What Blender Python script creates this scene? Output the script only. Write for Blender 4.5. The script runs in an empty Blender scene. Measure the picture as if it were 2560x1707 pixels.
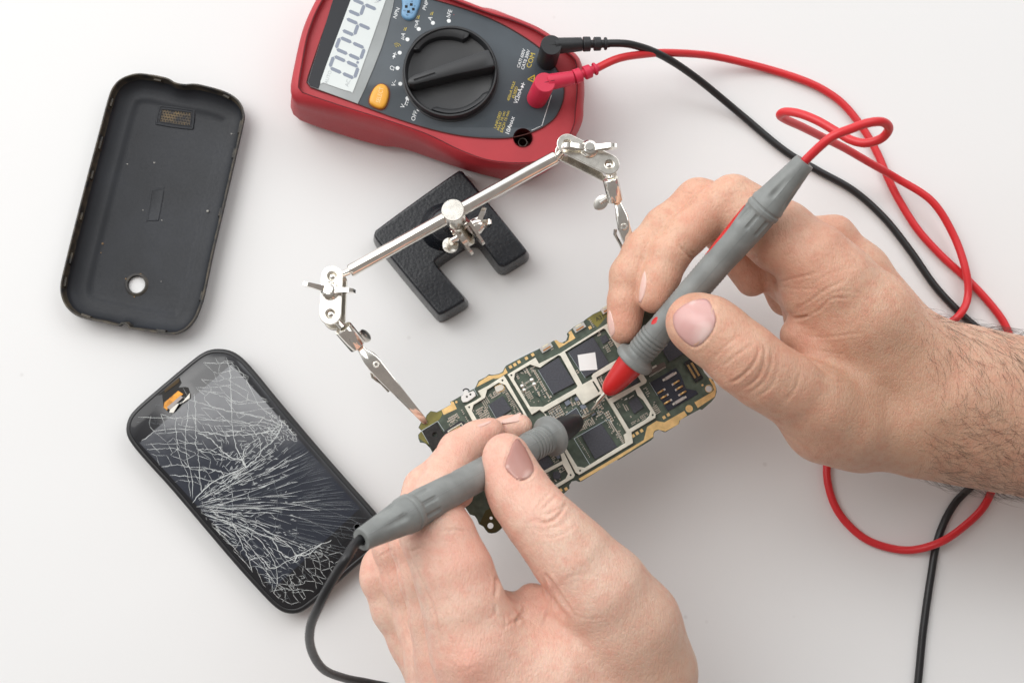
import bpy, bmesh, math, random
import numpy as np
from mathutils import Vector, Matrix, noise
from mathutils.bvhtree import BVHTree

random.seed(7)
SC = bpy.context.scene
COL = SC.collection
MM = 0.001
# ------------------------------------------------------------------ camera model (millimetres)
CAM_D, TILT, LENS = 620.0, math.radians(8.0), 48.0
ST, CT = math.sin(TILT), math.cos(TILT)
CAM = np.array([0.0, -CAM_D * ST, CAM_D * CT])
REG = {  # enlarged crops the outlines were measured in: x0, y0, scale
    'S': (0, 0, 1.0), 'D': (0, 0, 2352 / 2560), 'Z1': (700, 0, 2.94), 'Z2': (120, 150, 2.1786), 'Z3': (290, 850, 2.2086),
    'Z4': (730, 310, 2.01), 'R1': (1000, 740, 2.61375), 'R2': (1460, 360, 1.7418), 'R3': (740, 1000, 2.2176),
    'S1': (740, 640, 3.5639), 'S2': (1060, 440, 7.129), 'S3': (1360, 310, 4.75), 'S4': (1000, 820, 5.2275),
    'S5': (1380, 940, 4.9), 'S6': (1280, 740, 4.9), 'T1': (1480, 400, 2.8), 'T2': (1560, 700, 2.8),
    'T3': (860, 1000, 3.92), 'T4': (880, 1300, 2.6133), 'T5': (1860, 360, 5.2275), 'T6': (2160, 800, 3.4075), 'T7': (1280, 60, 6.5333)}

def src(r, x, y):
    a, b, s = REG[r]
    return a + x / s, b + y / s

def P(r, x, y, z=0.0):
    """a measured image point and a height above the table -> a point in the room (mm)"""
    x, y = src(r, x, y)
    cx, cy, cz = (x - 1280) / 2560 * 36, -(y - 853.5) / 2560 * 36, -LENS
    d = np.array([cx, cy * CT - cz * ST, cy * ST + cz * CT])
    return CAM + d * ((z - CAM[2]) / d[2])

def proj(p):
    """room (mm) -> image px; p is an (n,3) array"""
    q = np.asarray(p, float) - CAM
    cy = q[:, 1] * CT + q[:, 2] * ST
    cz = -q[:, 1] * ST + q[:, 2] * CT
    return np.stack([1280 + q[:, 0] / -cz * LENS / 36 * 2560, 853.5 - cy / -cz * LENS / 36 * 2560], 1)

def pxmm(z):      # mm per image px at height z
    return (CAM[2] - z) / CT / LENS * 36 / 2560

def PL(r, pts, z):
    return [P(r, x, y, z) for x, y in pts]

# ------------------------------------------------------------------ materials
def inp(n, k, v):
    if k in n.inputs: n.inputs[k].default_value = v

def mat(name, col, rough=0.5, metal=0.0, bump=None, spec=0.5, vary=None, coat=0.0, sss=None, emit=None):
    """bump=(scale per mm, strength, distance mm); vary=(scale per mm, amount) or (scale, amount, second colour)"""
    m = bpy.data.materials.new(name); m.use_nodes = True
    nt = m.node_tree; b = nt.nodes['Principled BSDF']
    inp(b, 'Base Color', (*col, 1)); inp(b, 'Roughness', rough); inp(b, 'Metallic', metal); inp(b, 'Specular IOR Level', spec)
    inp(b, 'Coat Weight', coat); inp(b, 'Coat Roughness', 0.05)
    tc = nt.nodes.new('ShaderNodeTexCoord')
    if vary:
        n = nt.nodes.new('ShaderNodeTexNoise'); n.inputs['Scale'].default_value = vary[0] * 1000; n.inputs['Detail'].default_value = 5
        r = nt.nodes.new('ShaderNodeValToRGB'); r.color_ramp.elements[0].position = .35; r.color_ramp.elements[1].position = .68
        c2 = vary[2] if len(vary) > 2 else tuple(min(1, c * (1 + vary[1])) for c in col)
        c1 = col if len(vary) > 2 else tuple(c * (1 - vary[1]) for c in col)
        r.color_ramp.elements[0].color = (*c1, 1); r.color_ramp.elements[1].color = (*c2, 1)
        nt.links.new(tc.outputs['Object'], n.inputs['Vector']); nt.links.new(n.outputs['Fac'], r.inputs['Fac']); nt.links.new(r.outputs['Color'], b.inputs['Base Color'])
    if bump:
        n = nt.nodes.new('ShaderNodeTexNoise'); n.inputs['Scale'].default_value = bump[0] * 1000; n.inputs['Detail'].default_value = 4
        bp = nt.nodes.new('ShaderNodeBump'); bp.inputs['Strength'].default_value = bump[1]; bp.inputs['Distance'].default_value = bump[2] * MM
        nt.links.new(tc.outputs['Object'], n.inputs['Vector']); nt.links.new(n.outputs['Fac'], bp.inputs['Height']); nt.links.new(bp.outputs['Normal'], b.inputs['Normal'])
        mr = nt.nodes.new('ShaderNodeMapRange'); mr.inputs['To Min'].default_value = max(0, rough - .1); mr.inputs['To Max'].default_value = min(1, rough + .12)
        nt.links.new(n.outputs['Fac'], mr.inputs['Value']); nt.links.new(mr.outputs['Result'], b.inputs['Roughness'])
    if sss:
        inp(b, 'Subsurface Weight', sss[0]); b.inputs['Subsurface Radius'].default_value = sss[1]; inp(b, 'Subsurface Scale', sss[2] * MM)
    return m

# ------------------------------------------------------------------ objects
ORG = {}

def tag(o, label=None, cat=None, group=None, kind=None):
    if label: o['label'] = label
    if cat: o['category'] = cat
    if group: o['group'] = group
    if kind: o['kind'] = kind
    return o

def thing(name, at, label, cat, group=None):
    o = bpy.data.objects.new(name, None); COL.objects.link(o)
    o.empty_display_size = 0.01
    o.location = [c * MM for c in at]; ORG[o.name] = np.array(at, float)
    return tag(o, label, cat, group)

def link_mesh(name, me, parent=None, org=None):
    """me has vertices in room mm; becomes metres relative to its thing's base"""
    if parent is not None: org = ORG[parent.name]
    org = np.array(org if org is not None else (0, 0, 0), float)
    n = len(me.vertices); co = np.empty(n * 3, np.float32); me.vertices.foreach_get('co', co)
    co = (co.reshape(-1, 3) - org) * MM
    me.vertices.foreach_set('co', co.astype(np.float32).ravel()); me.update()
    o = bpy.data.objects.new(name, me); COL.objects.link(o); ORG[o.name] = org
    if parent is not None: o.parent = parent
    else: o.location = [c * MM for c in org]
    return o

def mesh(name, V, F, mats, parent=None, smooth=True, org=None, mi=None, angle=None, fix=True):
    me = bpy.data.meshes.new(name)
    me.from_pydata([tuple(map(float, v)) for v in V], [], [tuple(f) for f in F])
    if not isinstance(mats, (list, tuple)): mats = [mats]
    for m in mats: me.materials.append(m)
    if mi is not None: me.polygons.foreach_set('material_index', mi)
    if fix:
        bm = bmesh.new(); bm.from_mesh(me); bmesh.ops.recalc_face_normals(bm, faces=bm.faces); bm.to_mesh(me); bm.free()
    me.polygons.foreach_set('use_smooth', [smooth] * len(me.polygons))
    if smooth and angle: sharp(me, angle)
    return link_mesh(name, me, parent, org)

def sharp(me, deg):
    me.polygons.foreach_set('use_smooth', [True] * len(me.polygons))
    bm = bmesh.new(); bm.from_mesh(me); a = math.radians(deg)
    for e in bm.edges:
        e.smooth = len(e.link_faces) == 2 and e.calc_face_angle(0) < a
    bm.to_mesh(me); bm.free()

class MB:
    """collects pieces of one part"""
    def __init__(s): s.v = []; s.f = []; s.mi = []
    def add(s, V, F, m=0):
        n = len(s.v); s.v += list(V); s.f += [[i + n for i in f] for f in F]; s.mi += [m] * len(F); return s
    def box(s, c, sx, sy, sz, ang=0.0, m=0, taper=1.0):
        c = np.array(c, float); ca, sa = math.cos(ang), math.sin(ang); V = []
        for dz, k in ((0, 1), (sz, taper)):
            for dx, dy in ((-1, -1), (1, -1), (1, 1), (-1, 1)):
                x, y = dx * sx / 2 * k, dy * sy / 2 * k
                V.append(c + (x * ca - y * sa, x * sa + y * ca, dz))
        return s.add(V, [(3, 2, 1, 0), (4, 5, 6, 7), (0, 1, 5, 4), (1, 2, 6, 5), (2, 3, 7, 6), (3, 0, 4, 7)], m)
    def quad(s, pts, z0, z1, m=0):
        n = len(pts); V = [(p[0], p[1], z0) for p in pts] + [(p[0], p[1], z1) for p in pts]
        return s.add([np.array(v) for v in V], [list(range(n))[::-1], list(range(n, 2 * n))] + [(i, (i + 1) % n, n + (i + 1) % n, n + i) for i in range(n)], m)
    def tube(s, pts, r, n=12, m=0, cap=True):
        pts = [np.array(p, float) for p in pts]
        if not hasattr(r, '__len__'): r = [r] * len(pts)
        V = []; F = []; up = None
        for i, p in enumerate(pts):
            t = pts[min(i + 1, len(pts) - 1)] - pts[max(i - 1, 0)]; t /= max(1e-9, np.linalg.norm(t))
            if up is None:
                up = np.array([0, 0, 1.0]) if abs(t[2]) < .9 else np.array([1.0, 0, 0])
            up = up - t * up.dot(t); up /= max(1e-9, np.linalg.norm(up)); sd = np.cross(t, up)
            for k in range(n):
                a = 2 * math.pi * k / n; V.append(p + (up * math.cos(a) + sd * math.sin(a)) * r[i])
            if i:
                b = (i - 1) * n
                for k in range(n): F.append((b + k, b + (k + 1) % n, b + n + (k + 1) % n, b + n + k))
        if cap: F += [tuple(range(n))[::-1], tuple(range((len(pts) - 1) * n, len(pts) * n))]
        return s.add(V, F, m)
    def lathe(s, A, B, prof, n=32, m=0, rf=None, up=None, c0=True, c1=True):
        """prof: list of (fraction along A->B, radius mm); rf(frac, angle) scales the radius"""
        A = np.array(A, float); B = np.array(B, float); t = (B - A) / np.linalg.norm(B - A)
        u = np.array(up if up is not None else ([0, 0, 1.0] if abs(t[2]) < .9 else [1.0, 0, 0]), float)
        u = u - t * u.dot(t); u /= np.linalg.norm(u); w = np.cross(t, u); V = []; F = []
        for i, (f, r) in enumerate(prof):
            c = A + (B - A) * f
            for k in range(n):
                a = 2 * math.pi * k / n; q = r * (rf(f, a) if rf else 1)
                V.append(c + (u * math.cos(a) + w * math.sin(a)) * q)
            if i:
                b = (i - 1) * n
                for k in range(n): F.append((b + k, b + (k + 1) % n, b + n + (k + 1) % n, b + n + k))
        if c0: F.append(tuple(range(n))[::-1])
        if c1: F.append(tuple(range((len(prof) - 1) * n, len(prof) * n)))
        return s.add(V, F, m)
    def build(s, name, mats, parent=None, smooth=True, angle=35, org=None, fix=True):
        return mesh(name, s.v, s.f, mats, parent, smooth, org, s.mi, angle, fix)

def spline(pts, n=8, closed=False):
    """Catmull-Rom through points (2D or 3D)"""
    p = [np.array(q, float) for q in pts]; N = len(p); out = []
    for i in range(N if closed else N - 1):
        a, b, c, d = (p[(i - 1) % N], p[i], p[(i + 1) % N], p[(i + 2) % N]) if closed else (p[max(i - 1, 0)], p[i], p[i + 1], p[min(i + 2, N - 1)])
        for k in range(n):
            t = k / n
            out.append(.5 * (2 * b + (c - a) * t + (2 * a - 5 * b + 4 * c - d) * t * t + (3 * b - a - 3 * c + d) * t ** 3))
    if not closed: out.append(p[-1])
    return out

def resample(pts, n, closed=True):
    p = [np.array(q, float) for q in pts]
    if closed: p = p + [p[0]]
    L = np.concatenate([[0], np.cumsum([np.linalg.norm(p[i + 1] - p[i]) for i in range(len(p) - 1)])])
    t = np.linspace(0, L[-1], n + (0 if closed else 0), endpoint=not closed); P_ = np.array(p)
    return [np.array([np.interp(x, L, P_[:, k]) for k in range(P_.shape[1])]) for x in t]

def offset(pts, d):
    """move a closed counter-clockwise or clockwise outline inwards by d (smoothed normals)"""
    p = np.array([q[:2] for q in pts], float)
    a = 0.5 * np.sum(p[:, 0] * np.roll(p[:, 1], -1) - np.roll(p[:, 0], -1) * p[:, 1]); s = 1 if a > 0 else -1
    t = np.roll(p, -1, 0) - np.roll(p, 1, 0); t /= np.maximum(np.linalg.norm(t, axis=1, keepdims=True), 1e-9)
    nrm = np.stack([-t[:, 1], t[:, 0]], 1) * s
    q = p + nrm * d; e0 = np.roll(p, -1, 0) - p
    for _ in range(80):      # relax folded corners
        e1 = np.roll(q, -1, 0) - q; bad = (e0 * e1).sum(1) <= 1e-4
        if not bad.any(): break
        sel = bad | np.roll(bad, 1) | np.roll(bad, -1)
        av = .5 * (np.roll(q, 1, 0) + np.roll(q, -1, 0)); q = np.where(sel[:, None], .5 * q + .5 * av, q)
    return [q[i] for i in range(len(q))]

def rings(rs, cap0=True, cap1=True):
    """stack of closed rings (3D, same count) -> V, F"""
    n = len(rs[0]); V = [np.array(q, float) for r in rs for q in r]; F = []
    for i in range(len(rs) - 1):
        b = i * n
        F += [(b + k, b + (k + 1) % n, b + n + (k + 1) % n, b + n + k) for k in range(n)]
    if cap0: F.append(tuple(range(n))[::-1])
    if cap1: F.append(tuple(range((len(rs) - 1) * n, len(rs) * n)))
    return V, F

def at_z(pts, z): return [np.array([q[0], q[1], z]) for q in pts]

def curve_mesh(cu):
    o = bpy.data.objects.new('tmp', cu); COL.objects.link(o)
    dg = bpy.context.evaluated_depsgraph_get(); dg.update()
    me = bpy.data.meshes.new_from_object(o.evaluated_get(dg)); me.materials.clear()
    bpy.data.objects.remove(o); bpy.data.curves.remove(cu)
    return me

def plate(name, outer, holes, z0, z1, m, parent=None, bevel=0.0, org=None, angle=14):
    """flat plate with holes, cut from 2D outlines in room mm"""
    cu = bpy.data.curves.new(name, 'CURVE'); cu.dimensions = '2D'; cu.fill_mode = 'BOTH'
    cu.extrude = max(0.0, (z1 - z0) / 2 - bevel); cu.bevel_depth = bevel; cu.bevel_resolution = 1; cu.offset = -bevel
    for ring_ in [outer] + list(holes):
        sp = cu.splines.new('POLY'); sp.points.add(len(ring_) - 1); sp.use_cyclic_u = True
        for i, q in enumerate(ring_): sp.points[i].co = (q[0], q[1], 0, 1)
    me = curve_mesh(cu)
    for v in me.vertices: v.co.z += (z0 + z1) / 2
    bm = bmesh.new(); bm.from_mesh(me); bmesh.ops.remove_doubles(bm, verts=bm.verts, dist=1e-4); bmesh.ops.recalc_face_normals(bm, faces=bm.faces); bm.to_mesh(me); bm.free()
    me.materials.append(m); sharp(me, angle)
    return link_mesh(name, me, parent, org)

def text_mesh(s, c, size, ang, z, depth=0.12, shear=0.0, bold=0.0, sx=1.0):
    """lettering as thin raised print; c = centre (mm), size = letter height mm"""
    cu = bpy.data.curves.new('t', 'FONT'); cu.body = s; cu.size = size * 0.84; cu.align_x = 'CENTER'; cu.align_y = 'CENTER'
    cu.extrude = depth / 2; cu.shear = shear; cu.offset = bold; cu.resolution_u = 3; cu.space_character = 1.0
    me = curve_mesh(cu)
    M = Matrix.Translation((c[0], c[1], z + depth / 2)) @ Matrix.Rotation(ang, 4, 'Z') @ Matrix.Diagonal((sx, 1, 1, 1))
    me.transform(M)
    V = [np.array(v.co) for v in me.vertices]; F = [list(p.vertices) for p in me.polygons]
    bpy.data.meshes.remove(me)
    return V, F

def cut(o, cutter_V, cutter_F):
    """drill a real hole: o is a linked object made by link_mesh, cutter in room mm"""
    org = ORG[o.name]
    me = bpy.data.meshes.new('c'); me.from_pydata([tuple((np.array(v) - org) * MM) for v in cutter_V], [], [tuple(f) for f in cutter_F])
    bm = bmesh.new(); bm.from_mesh(me); bmesh.ops.recalc_face_normals(bm, faces=bm.faces); bm.to_mesh(me); bm.free()
    c = bpy.data.objects.new('c', me); COL.objects.link(c); c.location = o.matrix_world.translation
    c.location = [q * MM for q in org]
    md = o.modifiers.new('b', 'BOOLEAN'); md.object = c; md.operation = 'DIFFERENCE'; md.solver = 'EXACT'
    bpy.context.view_layer.update()
    dg = bpy.context.evaluated_depsgraph_get(); dg.update()
    new = bpy.data.meshes.new_from_object(o.evaluated_get(dg), preserve_all_data_layers=True, depsgraph=dg)
    o.modifiers.clear(); old = o.data; o.data = new; bpy.data.meshes.remove(old); bpy.data.objects.remove(c)
    sharp(o.data, 35)

# shared materials
M_CHROME = mat('nickel_plate', (0.86, 0.83, 0.77), .09, 1.0, vary=(.3, .05))
M_CHROME_R = mat('worn_nickel', (0.74, 0.71, 0.65), .22, 1.0, vary=(.4, .10))
M_GOLD = mat('gold_plating', (0.86, 0.58, 0.26), .38, .85, bump=(1.0, .2, .08), vary=(.4, .12))
M_BLACKRUB = mat('black_rubber', (0.013, 0.014, 0.016), .45, bump=(1.5, .1, .05))
M_BLACKCAB = mat('black_cable_jacket', (0.010, 0.010, 0.011), .38, bump=(.6, .05, .1))
M_REDCAB = mat('red_cable_jacket', (0.62, 0.022, 0.028), .36, bump=(.6, .05, .1))
M_REDRUB = mat('red_rubber', (0.60, 0.022, 0.065), .5, bump=(1.5, .1, .05))
M_GREYRUB = mat('grey_probe_rubber', (0.21, 0.22, 0.212), .46, bump=(2.0, .12, .06), vary=(.12, .14))
M_REDPL = mat('glossy_red_plastic', (0.55, 0.018, 0.018), .3)
M_WHITEP = mat('white_print', (.80, .82, .82), .6)
M_YELP = mat('yellow_print', (.62, .48, .06), .6)
# ------------------------------------------------------------------ tabletop, camera, light
def build_setting():
    m = bpy.data.materials.new('white_table_paper'); m.use_nodes = True; nt = m.node_tree; b = nt.nodes['Principled BSDF']
    tc = nt.nodes.new('ShaderNodeTexCoord')
    n1 = nt.nodes.new('ShaderNodeTexNoise'); n1.inputs['Scale'].default_value = 9; n1.inputs['Detail'].default_value = 6
    r1 = nt.nodes.new('ShaderNodeValToRGB'); r1.color_ramp.elements[0].color = (.745, .742, .735, 1); r1.color_ramp.elements[1].color = (.772, .770, .763, 1)
    n2 = nt.nodes.new('ShaderNodeTexVoronoi'); n2.inputs['Scale'].default_value = 38; n2.inputs['Randomness'].default_value = 1
    r2 = nt.nodes.new('ShaderNodeValToRGB'); r2.color_ramp.elements[0].position = .018; r2.color_ramp.elements[0].color = (.80, .79, .78, 1); r2.color_ramp.elements[1].position = .05; r2.color_ramp.elements[1].color = (1, 1, 1, 1)
    mx = nt.nodes.new('ShaderNodeMix'); mx.data_type = 'RGBA'; mx.blend_type = 'MULTIPLY'; mx.inputs['Factor'].default_value = .6
    n3 = nt.nodes.new('ShaderNodeTexNoise'); n3.inputs['Scale'].default_value = 900; n3.inputs['Detail'].default_value = 3
    bp = nt.nodes.new('ShaderNodeBump'); bp.inputs['Strength'].default_value = .12; bp.inputs['Distance'].default_value = .0002
    L = nt.links.new
    for n in (n1, n2, n3): L(tc.outputs['Object'], n.inputs['Vector'])
    L(n1.outputs['Fac'], r1.inputs['Fac']); L(n2.outputs['Distance'], r2.inputs['Fac'])
    L(r1.outputs['Color'], mx.inputs['A']); L(r2.outputs['Color'], mx.inputs['B']); L(mx.outputs['Result'], b.inputs['Base Color'])
    L(n3.outputs['Fac'], bp.inputs['Height']); L(bp.outputs['Normal'], b.inputs['Normal']); b.inputs['Roughness'].default_value = .62; inp(b, 'Specular IOR Level', .35)
    o = mesh('tabletop', [(-700, -620, 0), (760, -620, 0), (760, 620, 0), (-700, 620, 0), (-700, -620, -25), (760, -620, -25), (760, 620, -25), (-700, 620, -25)],
             [(0, 1, 2, 3), (7, 6, 5, 4), (0, 4, 5, 1), (1, 5, 6, 2), (2, 6, 7, 3), (3, 7, 4, 0)], m, smooth=False)
    tag(o, kind='structure')
    cd = bpy.data.cameras.new('camera'); c = bpy.data.objects.new('camera', cd); COL.objects.link(c)
    c.location = [q * MM for q in CAM]; c.rotation_euler = (TILT, 0, 0)
    cd.lens = LENS; cd.sensor_width = 36; cd.clip_start = .02; cd.clip_end = 20
    cd.dof.use_dof = True; cd.dof.focus_distance = (CAM_D - 54) * MM; cd.dof.aperture_fstop = 14.0
    SC.camera = c
    w = bpy.data.worlds.new('World'); SC.world = w; w.use_nodes = True; bg = w.node_tree.nodes['Background']
    # a studio with a bright window wall on one side and a dark room behind the photographer
    wt = w.node_tree; tg = wt.nodes.new('ShaderNodeTexCoord'); dp = wt.nodes.new('ShaderNodeVectorMath'); dp.operation = 'DOT_PRODUCT'
    wl = Vector((-.52, .80, .04)).normalized(); dp.inputs[1].default_value = wl
    rp = wt.nodes.new('ShaderNodeValToRGB'); e = rp.color_ramp.elements
    e[0].position = .40; e[0].color = (.22, .20, .19, 1); e[1].position = .80; e[1].color = (1.0, 1.01, 1.03, 1)
    k = e.new(.58); k.color = (.24, .235, .23, 1)
    mr = wt.nodes.new('ShaderNodeMapRange'); mr.inputs['From Min'].default_value = -1
    wt.links.new(tg.outputs['Generated'], dp.inputs[0]); wt.links.new(dp.outputs['Value'], mr.inputs['Value']); wt.links.new(mr.outputs['Result'], rp.inputs['Fac']); wt.links.new(rp.outputs['Color'], bg.inputs['Color'])
    bg.inputs['Strength'].default_value = W_STR
    def area(name, loc, target, sx, sy, e, col=(1, 1, 1)):
        l = bpy.data.lights.new(name, 'AREA'); l.shape = 'RECTANGLE'; l.size = sx; l.size_y = sy; l.energy = e; l.color = col
        o = bpy.data.objects.new(name, l); COL.objects.link(o); o.location = loc
        o.rotation_euler = (Vector(target) - Vector(loc)).to_track_quat('-Z', 'Y').to_euler()
    area('softbox_key', (-0.69, 0.52, 1.2), (-.80, .60, 0), .94, .94, KEY_E, (1, .99, .97))
    bpy.data.objects['softbox_key'].rotation_euler = (0, 0, 0)
    area('window_light', (-1.7, 1.05, 1.2), (.05, 0, .03), 1.7, 1.4, WIN_E, (1, .985, .96))
    area('softbox_fill', (0.85, 0.85, 1.25), (0, -.05, 0), 1.3, .9, FILL_E, (.95, .98, 1))  # added fill lamp with no known source, lightens the shadows under the hands
    SC.view_settings.view_transform = 'Standard'; SC.view_settings.look = 'None'; SC.view_settings.exposure = 0; SC.view_settings.gamma = 1
    SC.cycles.max_bounces = 6; SC.cycles.use_denoising = True
W_STR, KEY_E, WIN_E, FILL_E = 1.40, 9.8, 11.0, 8.0
build_setting()
# ------------------------------------------------------------------ multimeter
def build_meter():
    T = thing('multimeter', P('Z1', 1250, 515, 0), 'red cased digital multimeter with round black dial and grey face', 'multimeter')
    M_case = mat('red_holster_rubber', (0.42, 0.023, 0.033), .5, bump=(1.2, .08, .06), vary=(.05, .08))
    M_rim = mat('red_bezel_plastic', (0.43, 0.022, 0.024), .40, bump=(1.6, .08, .05), vary=(.06, .06))
    M_face = mat('grey_face_label', (0.047, 0.060, 0.072), .42, bump=(2, .06, .04), vary=(.08, .10))
    M_glass = mat('grey_window', (0.30, 0.32, 0.32), .22, vary=(.03, .15))
    M_blk = mat('black_window_mask', (0.015, 0.017, 0.022), .3, spec=.25)
    M_lcd = mat('lcd_pale', (0.66, 0.70, 0.69), .25, vary=(.02, .05)); M_seg = mat('lcd_segment', (0.20, 0.23, 0.29), .3)
    M_dim = mat('lcd_dim', (0.36, 0.39, 0.40), .3)
    M_dial = mat('black_dial_plastic', (0.022, 0.023, 0.025), .42, bump=(3, .1, .05))
    M_dir = mat('seam_dirt', (0.10, 0.022, 0.02), .7)
    N = 160
    C0 = P('Z1', 1250, 515, 31)[:2]; C1 = P('Z1', 1250 + 955, 515 + 297, 31)[:2]
    l = (C1 - C0) / np.linalg.norm(C1 - C0); w = np.array([-l[1], l[0]])
    if w[1] < 0: w = -w
    ANG = math.atan2(w[1], w[0])
    def full(half, z, upper=None):
        """lower half of an outline, mirrored over the long axis of the meter"""
        q = [P('Z1', x, y, z)[:2] - C0 for x, y in half]
        q = [(float(a @ l), float(a @ w)) for a in q]
        q[0] = (q[0][0], 0.0); q[-1] = (q[-1][0], 0.0)
        loop = q + [(a, -b) for a, b in q[-2:0:-1]]
        if upper:      # the far side of the jack end, measured
            u_ = [P('Z1', x, y, z)[:2] - C0 for x, y in upper]; u_ = [(float(a @ l), float(a @ w)) for a in u_]
            q[-1] = ((q[-2][0] + u_[0][0]) / 2, (q[-2][1] + u_[0][1]) / 2); lim = min(a for a, b in u_) - 12
            loop = q + u_ + [(a, -b) for a, b in q[-2:0:-1] if a < lim]
        th = np.array([math.atan2(b, a - 2.0) for a, b in spline(loop, 10, True)]); rr = np.array([math.hypot(a - 2.0, b) for a, b in spline(loop, 10, True)])
        o = np.argsort(th); th = th[o]; rr = rr[o]
        T_ = np.linspace(-math.pi, math.pi, N, endpoint=False)
        R = np.interp(T_, np.concatenate([th[-3:] - 2 * math.pi, th, th[:3] + 2 * math.pi]), np.concatenate([rr[-3:], rr, rr[:3]]))
        return [np.array([*(C0 + l * (2.0 + R[i] * math.cos(T_[i])) + w * R[i] * math.sin(T_[i])), z]) for i in range(N)]
    foot = [(230, 200), (190, 330), (140, 560), (110, 790), (130, 860), (200, 905), (480, 1000), (740, 1072), (900, 1092), (1200, 1195), (1400, 1260), (1650, 1320), (1800, 1325), (1930, 1275), (2040, 1190), (2130, 1060), (2200, 900), (2215, 825)]
    rim = [(178, 190), (145, 300), (108, 470), (80, 620), (80, 690), (102, 740), (165, 775), (480, 860), (740, 930), (900, 985), (1050, 1045), (1200, 1115), (1350, 1175), (1500, 1210), (1700, 1238), (1850, 1238), (2000, 1195), (2100, 1100), (2185, 960), (2225, 860), (2230, 820)]
    seam = [(222, 200), (195, 290), (165, 450), (138, 620), (148, 668), (210, 700), (480, 790), (730, 868), (1000, 958), (1150, 1020), (1300, 1095), (1480, 1165), (1650, 1195), (1850, 1195), (2000, 1140), (2100, 1040), (2160, 920), (2185, 820)]
    pane = [(330, 210), (262, 405), (200, 600), (212, 640), (400, 706), (575, 770), (820, 862), (1100, 950), (1350, 1003), (1600, 1020), (1750, 1005), (1900, 955), (2010, 880), (2055, 810), (2072, 770)]
    rF = full(foot, 3, [(2215, 700), (2208, 570), (2190, 490), (2150, 435), (2070, 375), (1960, 300), (1850, 235), (1690, 165), (1500, 105)])
    rR = full(rim, 29, [(2233, 690), (2230, 560), (2216, 470), (2182, 405), (2100, 345), (1984, 255), (1876, 192), (1700, 120), (1500, 60)])
    rS = full(seam, 33.5, [(2183, 690), (2183, 560), (2178, 470), (2150, 418), (2080, 365), (1955, 272), (1842, 206), (1690, 145), (1500, 85)])
    rP = full(pane, 31)
    def mix(a, b, t, z): return [np.array([*(p[:2] * (1 - t) + q[:2] * t), z]) for p, q in zip(a, b)]
    def ins(a, d, z): return at_z(offset(a, d), z)
    case = [ins(rF, 2.5, 0), ins(rF, .8, .8), rF, ins(rF, -1.2, 8), mix(rF, rR, .55, 18), ins(rR, -.3, 25), rR, ins(rR, .9, 31.3), mix(rR, rS, .65, 33.2), ins(rS, -.35, 33.7), ins(rS, -.05, 33.3), ins(rS, 0, 31)]
    V, F = rings(case)
    mesh('holster', V, F, M_case, T, angle=50)
    bez = [ins(rS, .05, 30.9), ins(rS, .15, 33.2), ins(rS, .5, 33.8), mix(rS, rP, .35, 34.0), mix(rS, rP, .8, 33.0), ins(rP, -.5, 32.0), ins(rP, 0, 31.2), ins(rP, 0.1, 30.0)]
    V, F = rings(bez, cap1=False, cap0=False)
    V2, F2 = rings([ins(rS, .05, 30.9), ins(rS, 20, 30.2)], cap0=False, cap1=True)
    V, F = rings(bez + [ins(rP, 3, 29.95)], cap0=True, cap1=True)
    bz = mesh('face_bezel', V, F, M_rim, T, angle=50)
    pn = plate('face_panel', [q for q in ins(rP, .15, 0)], [], 30.05, 31.3, M_face, T, bevel=.12)
    hc = P('Z1', 1785, 1005, 33)
    hcy = MB().lathe(hc + [0, 0, -19], hc + [0, 0, 8], [(0, 4.15), (1, 4.35)], 40)
    cut(bpy.data.objects['holster'], hcy.v, hcy.f); cut(bz, hcy.v, hcy.f); cut(pn, hcy.v, hcy.f)
    # deep socket seen in the open 10 A hole
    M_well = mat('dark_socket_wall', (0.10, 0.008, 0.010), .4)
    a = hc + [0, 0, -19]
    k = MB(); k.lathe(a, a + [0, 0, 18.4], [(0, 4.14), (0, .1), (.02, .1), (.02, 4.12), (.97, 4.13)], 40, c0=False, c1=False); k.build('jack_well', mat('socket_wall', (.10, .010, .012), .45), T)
    k = MB(); k.lathe(a, a + [0, 0, 10], [(.05, 2.0), (1, 2.0), (1, 1.78), (.06, 1.78)], 28, c0=False, c1=False); k.build('jack_contact', mat('tarnished_contact', (.25, .22, .19), .35, .9), T)
    Z = 31.3
    def q(x, y, z=Z): return P('Z1', x, y, z)
    lcdm = [(395, -170), (470, -170), (520, 0), (285, 660), (212, 632), (203, 600), (400, -20)]
    # window (grey), black side mask, pale screen
    win = [(455, -180), (395, -15), (206, 602), (216, 636), (572, 766), (625, 655), (690, 500), (745, 360), (790, 220), (830, 60), (850, -60), (850, -180)]
    W = plate('display_window', PL('Z1', win, Z), [], Z, Z + .35, M_glass, T, bevel=.1)
    plate('window_mask', PL('Z1', [(455, -178), (396, -15), (208, 602), (218, 634), (283, 657), (520, 0), (580, -178)], Z), [], Z + .35, Z + .5, M_blk, W)
    plate('screen', PL('Z1', spline([(585, -175), (523, 0), (410, 300), (300, 600), (320, 612), (420, 648), (520, 678), (545, 660), (640, 400), (780, 0), (840, -178), (700, -178)], 2, True), Z), [], Z + .5, Z + .62, M_lcd, W)
    # digits 0.044
    up = q(0, 0)[:2] - q(955, 290)[:2]; up /= np.linalg.norm(up)
    e1 = w; dg = MB()
    def seg(c, a, b, th=3.0):
        pass
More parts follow.
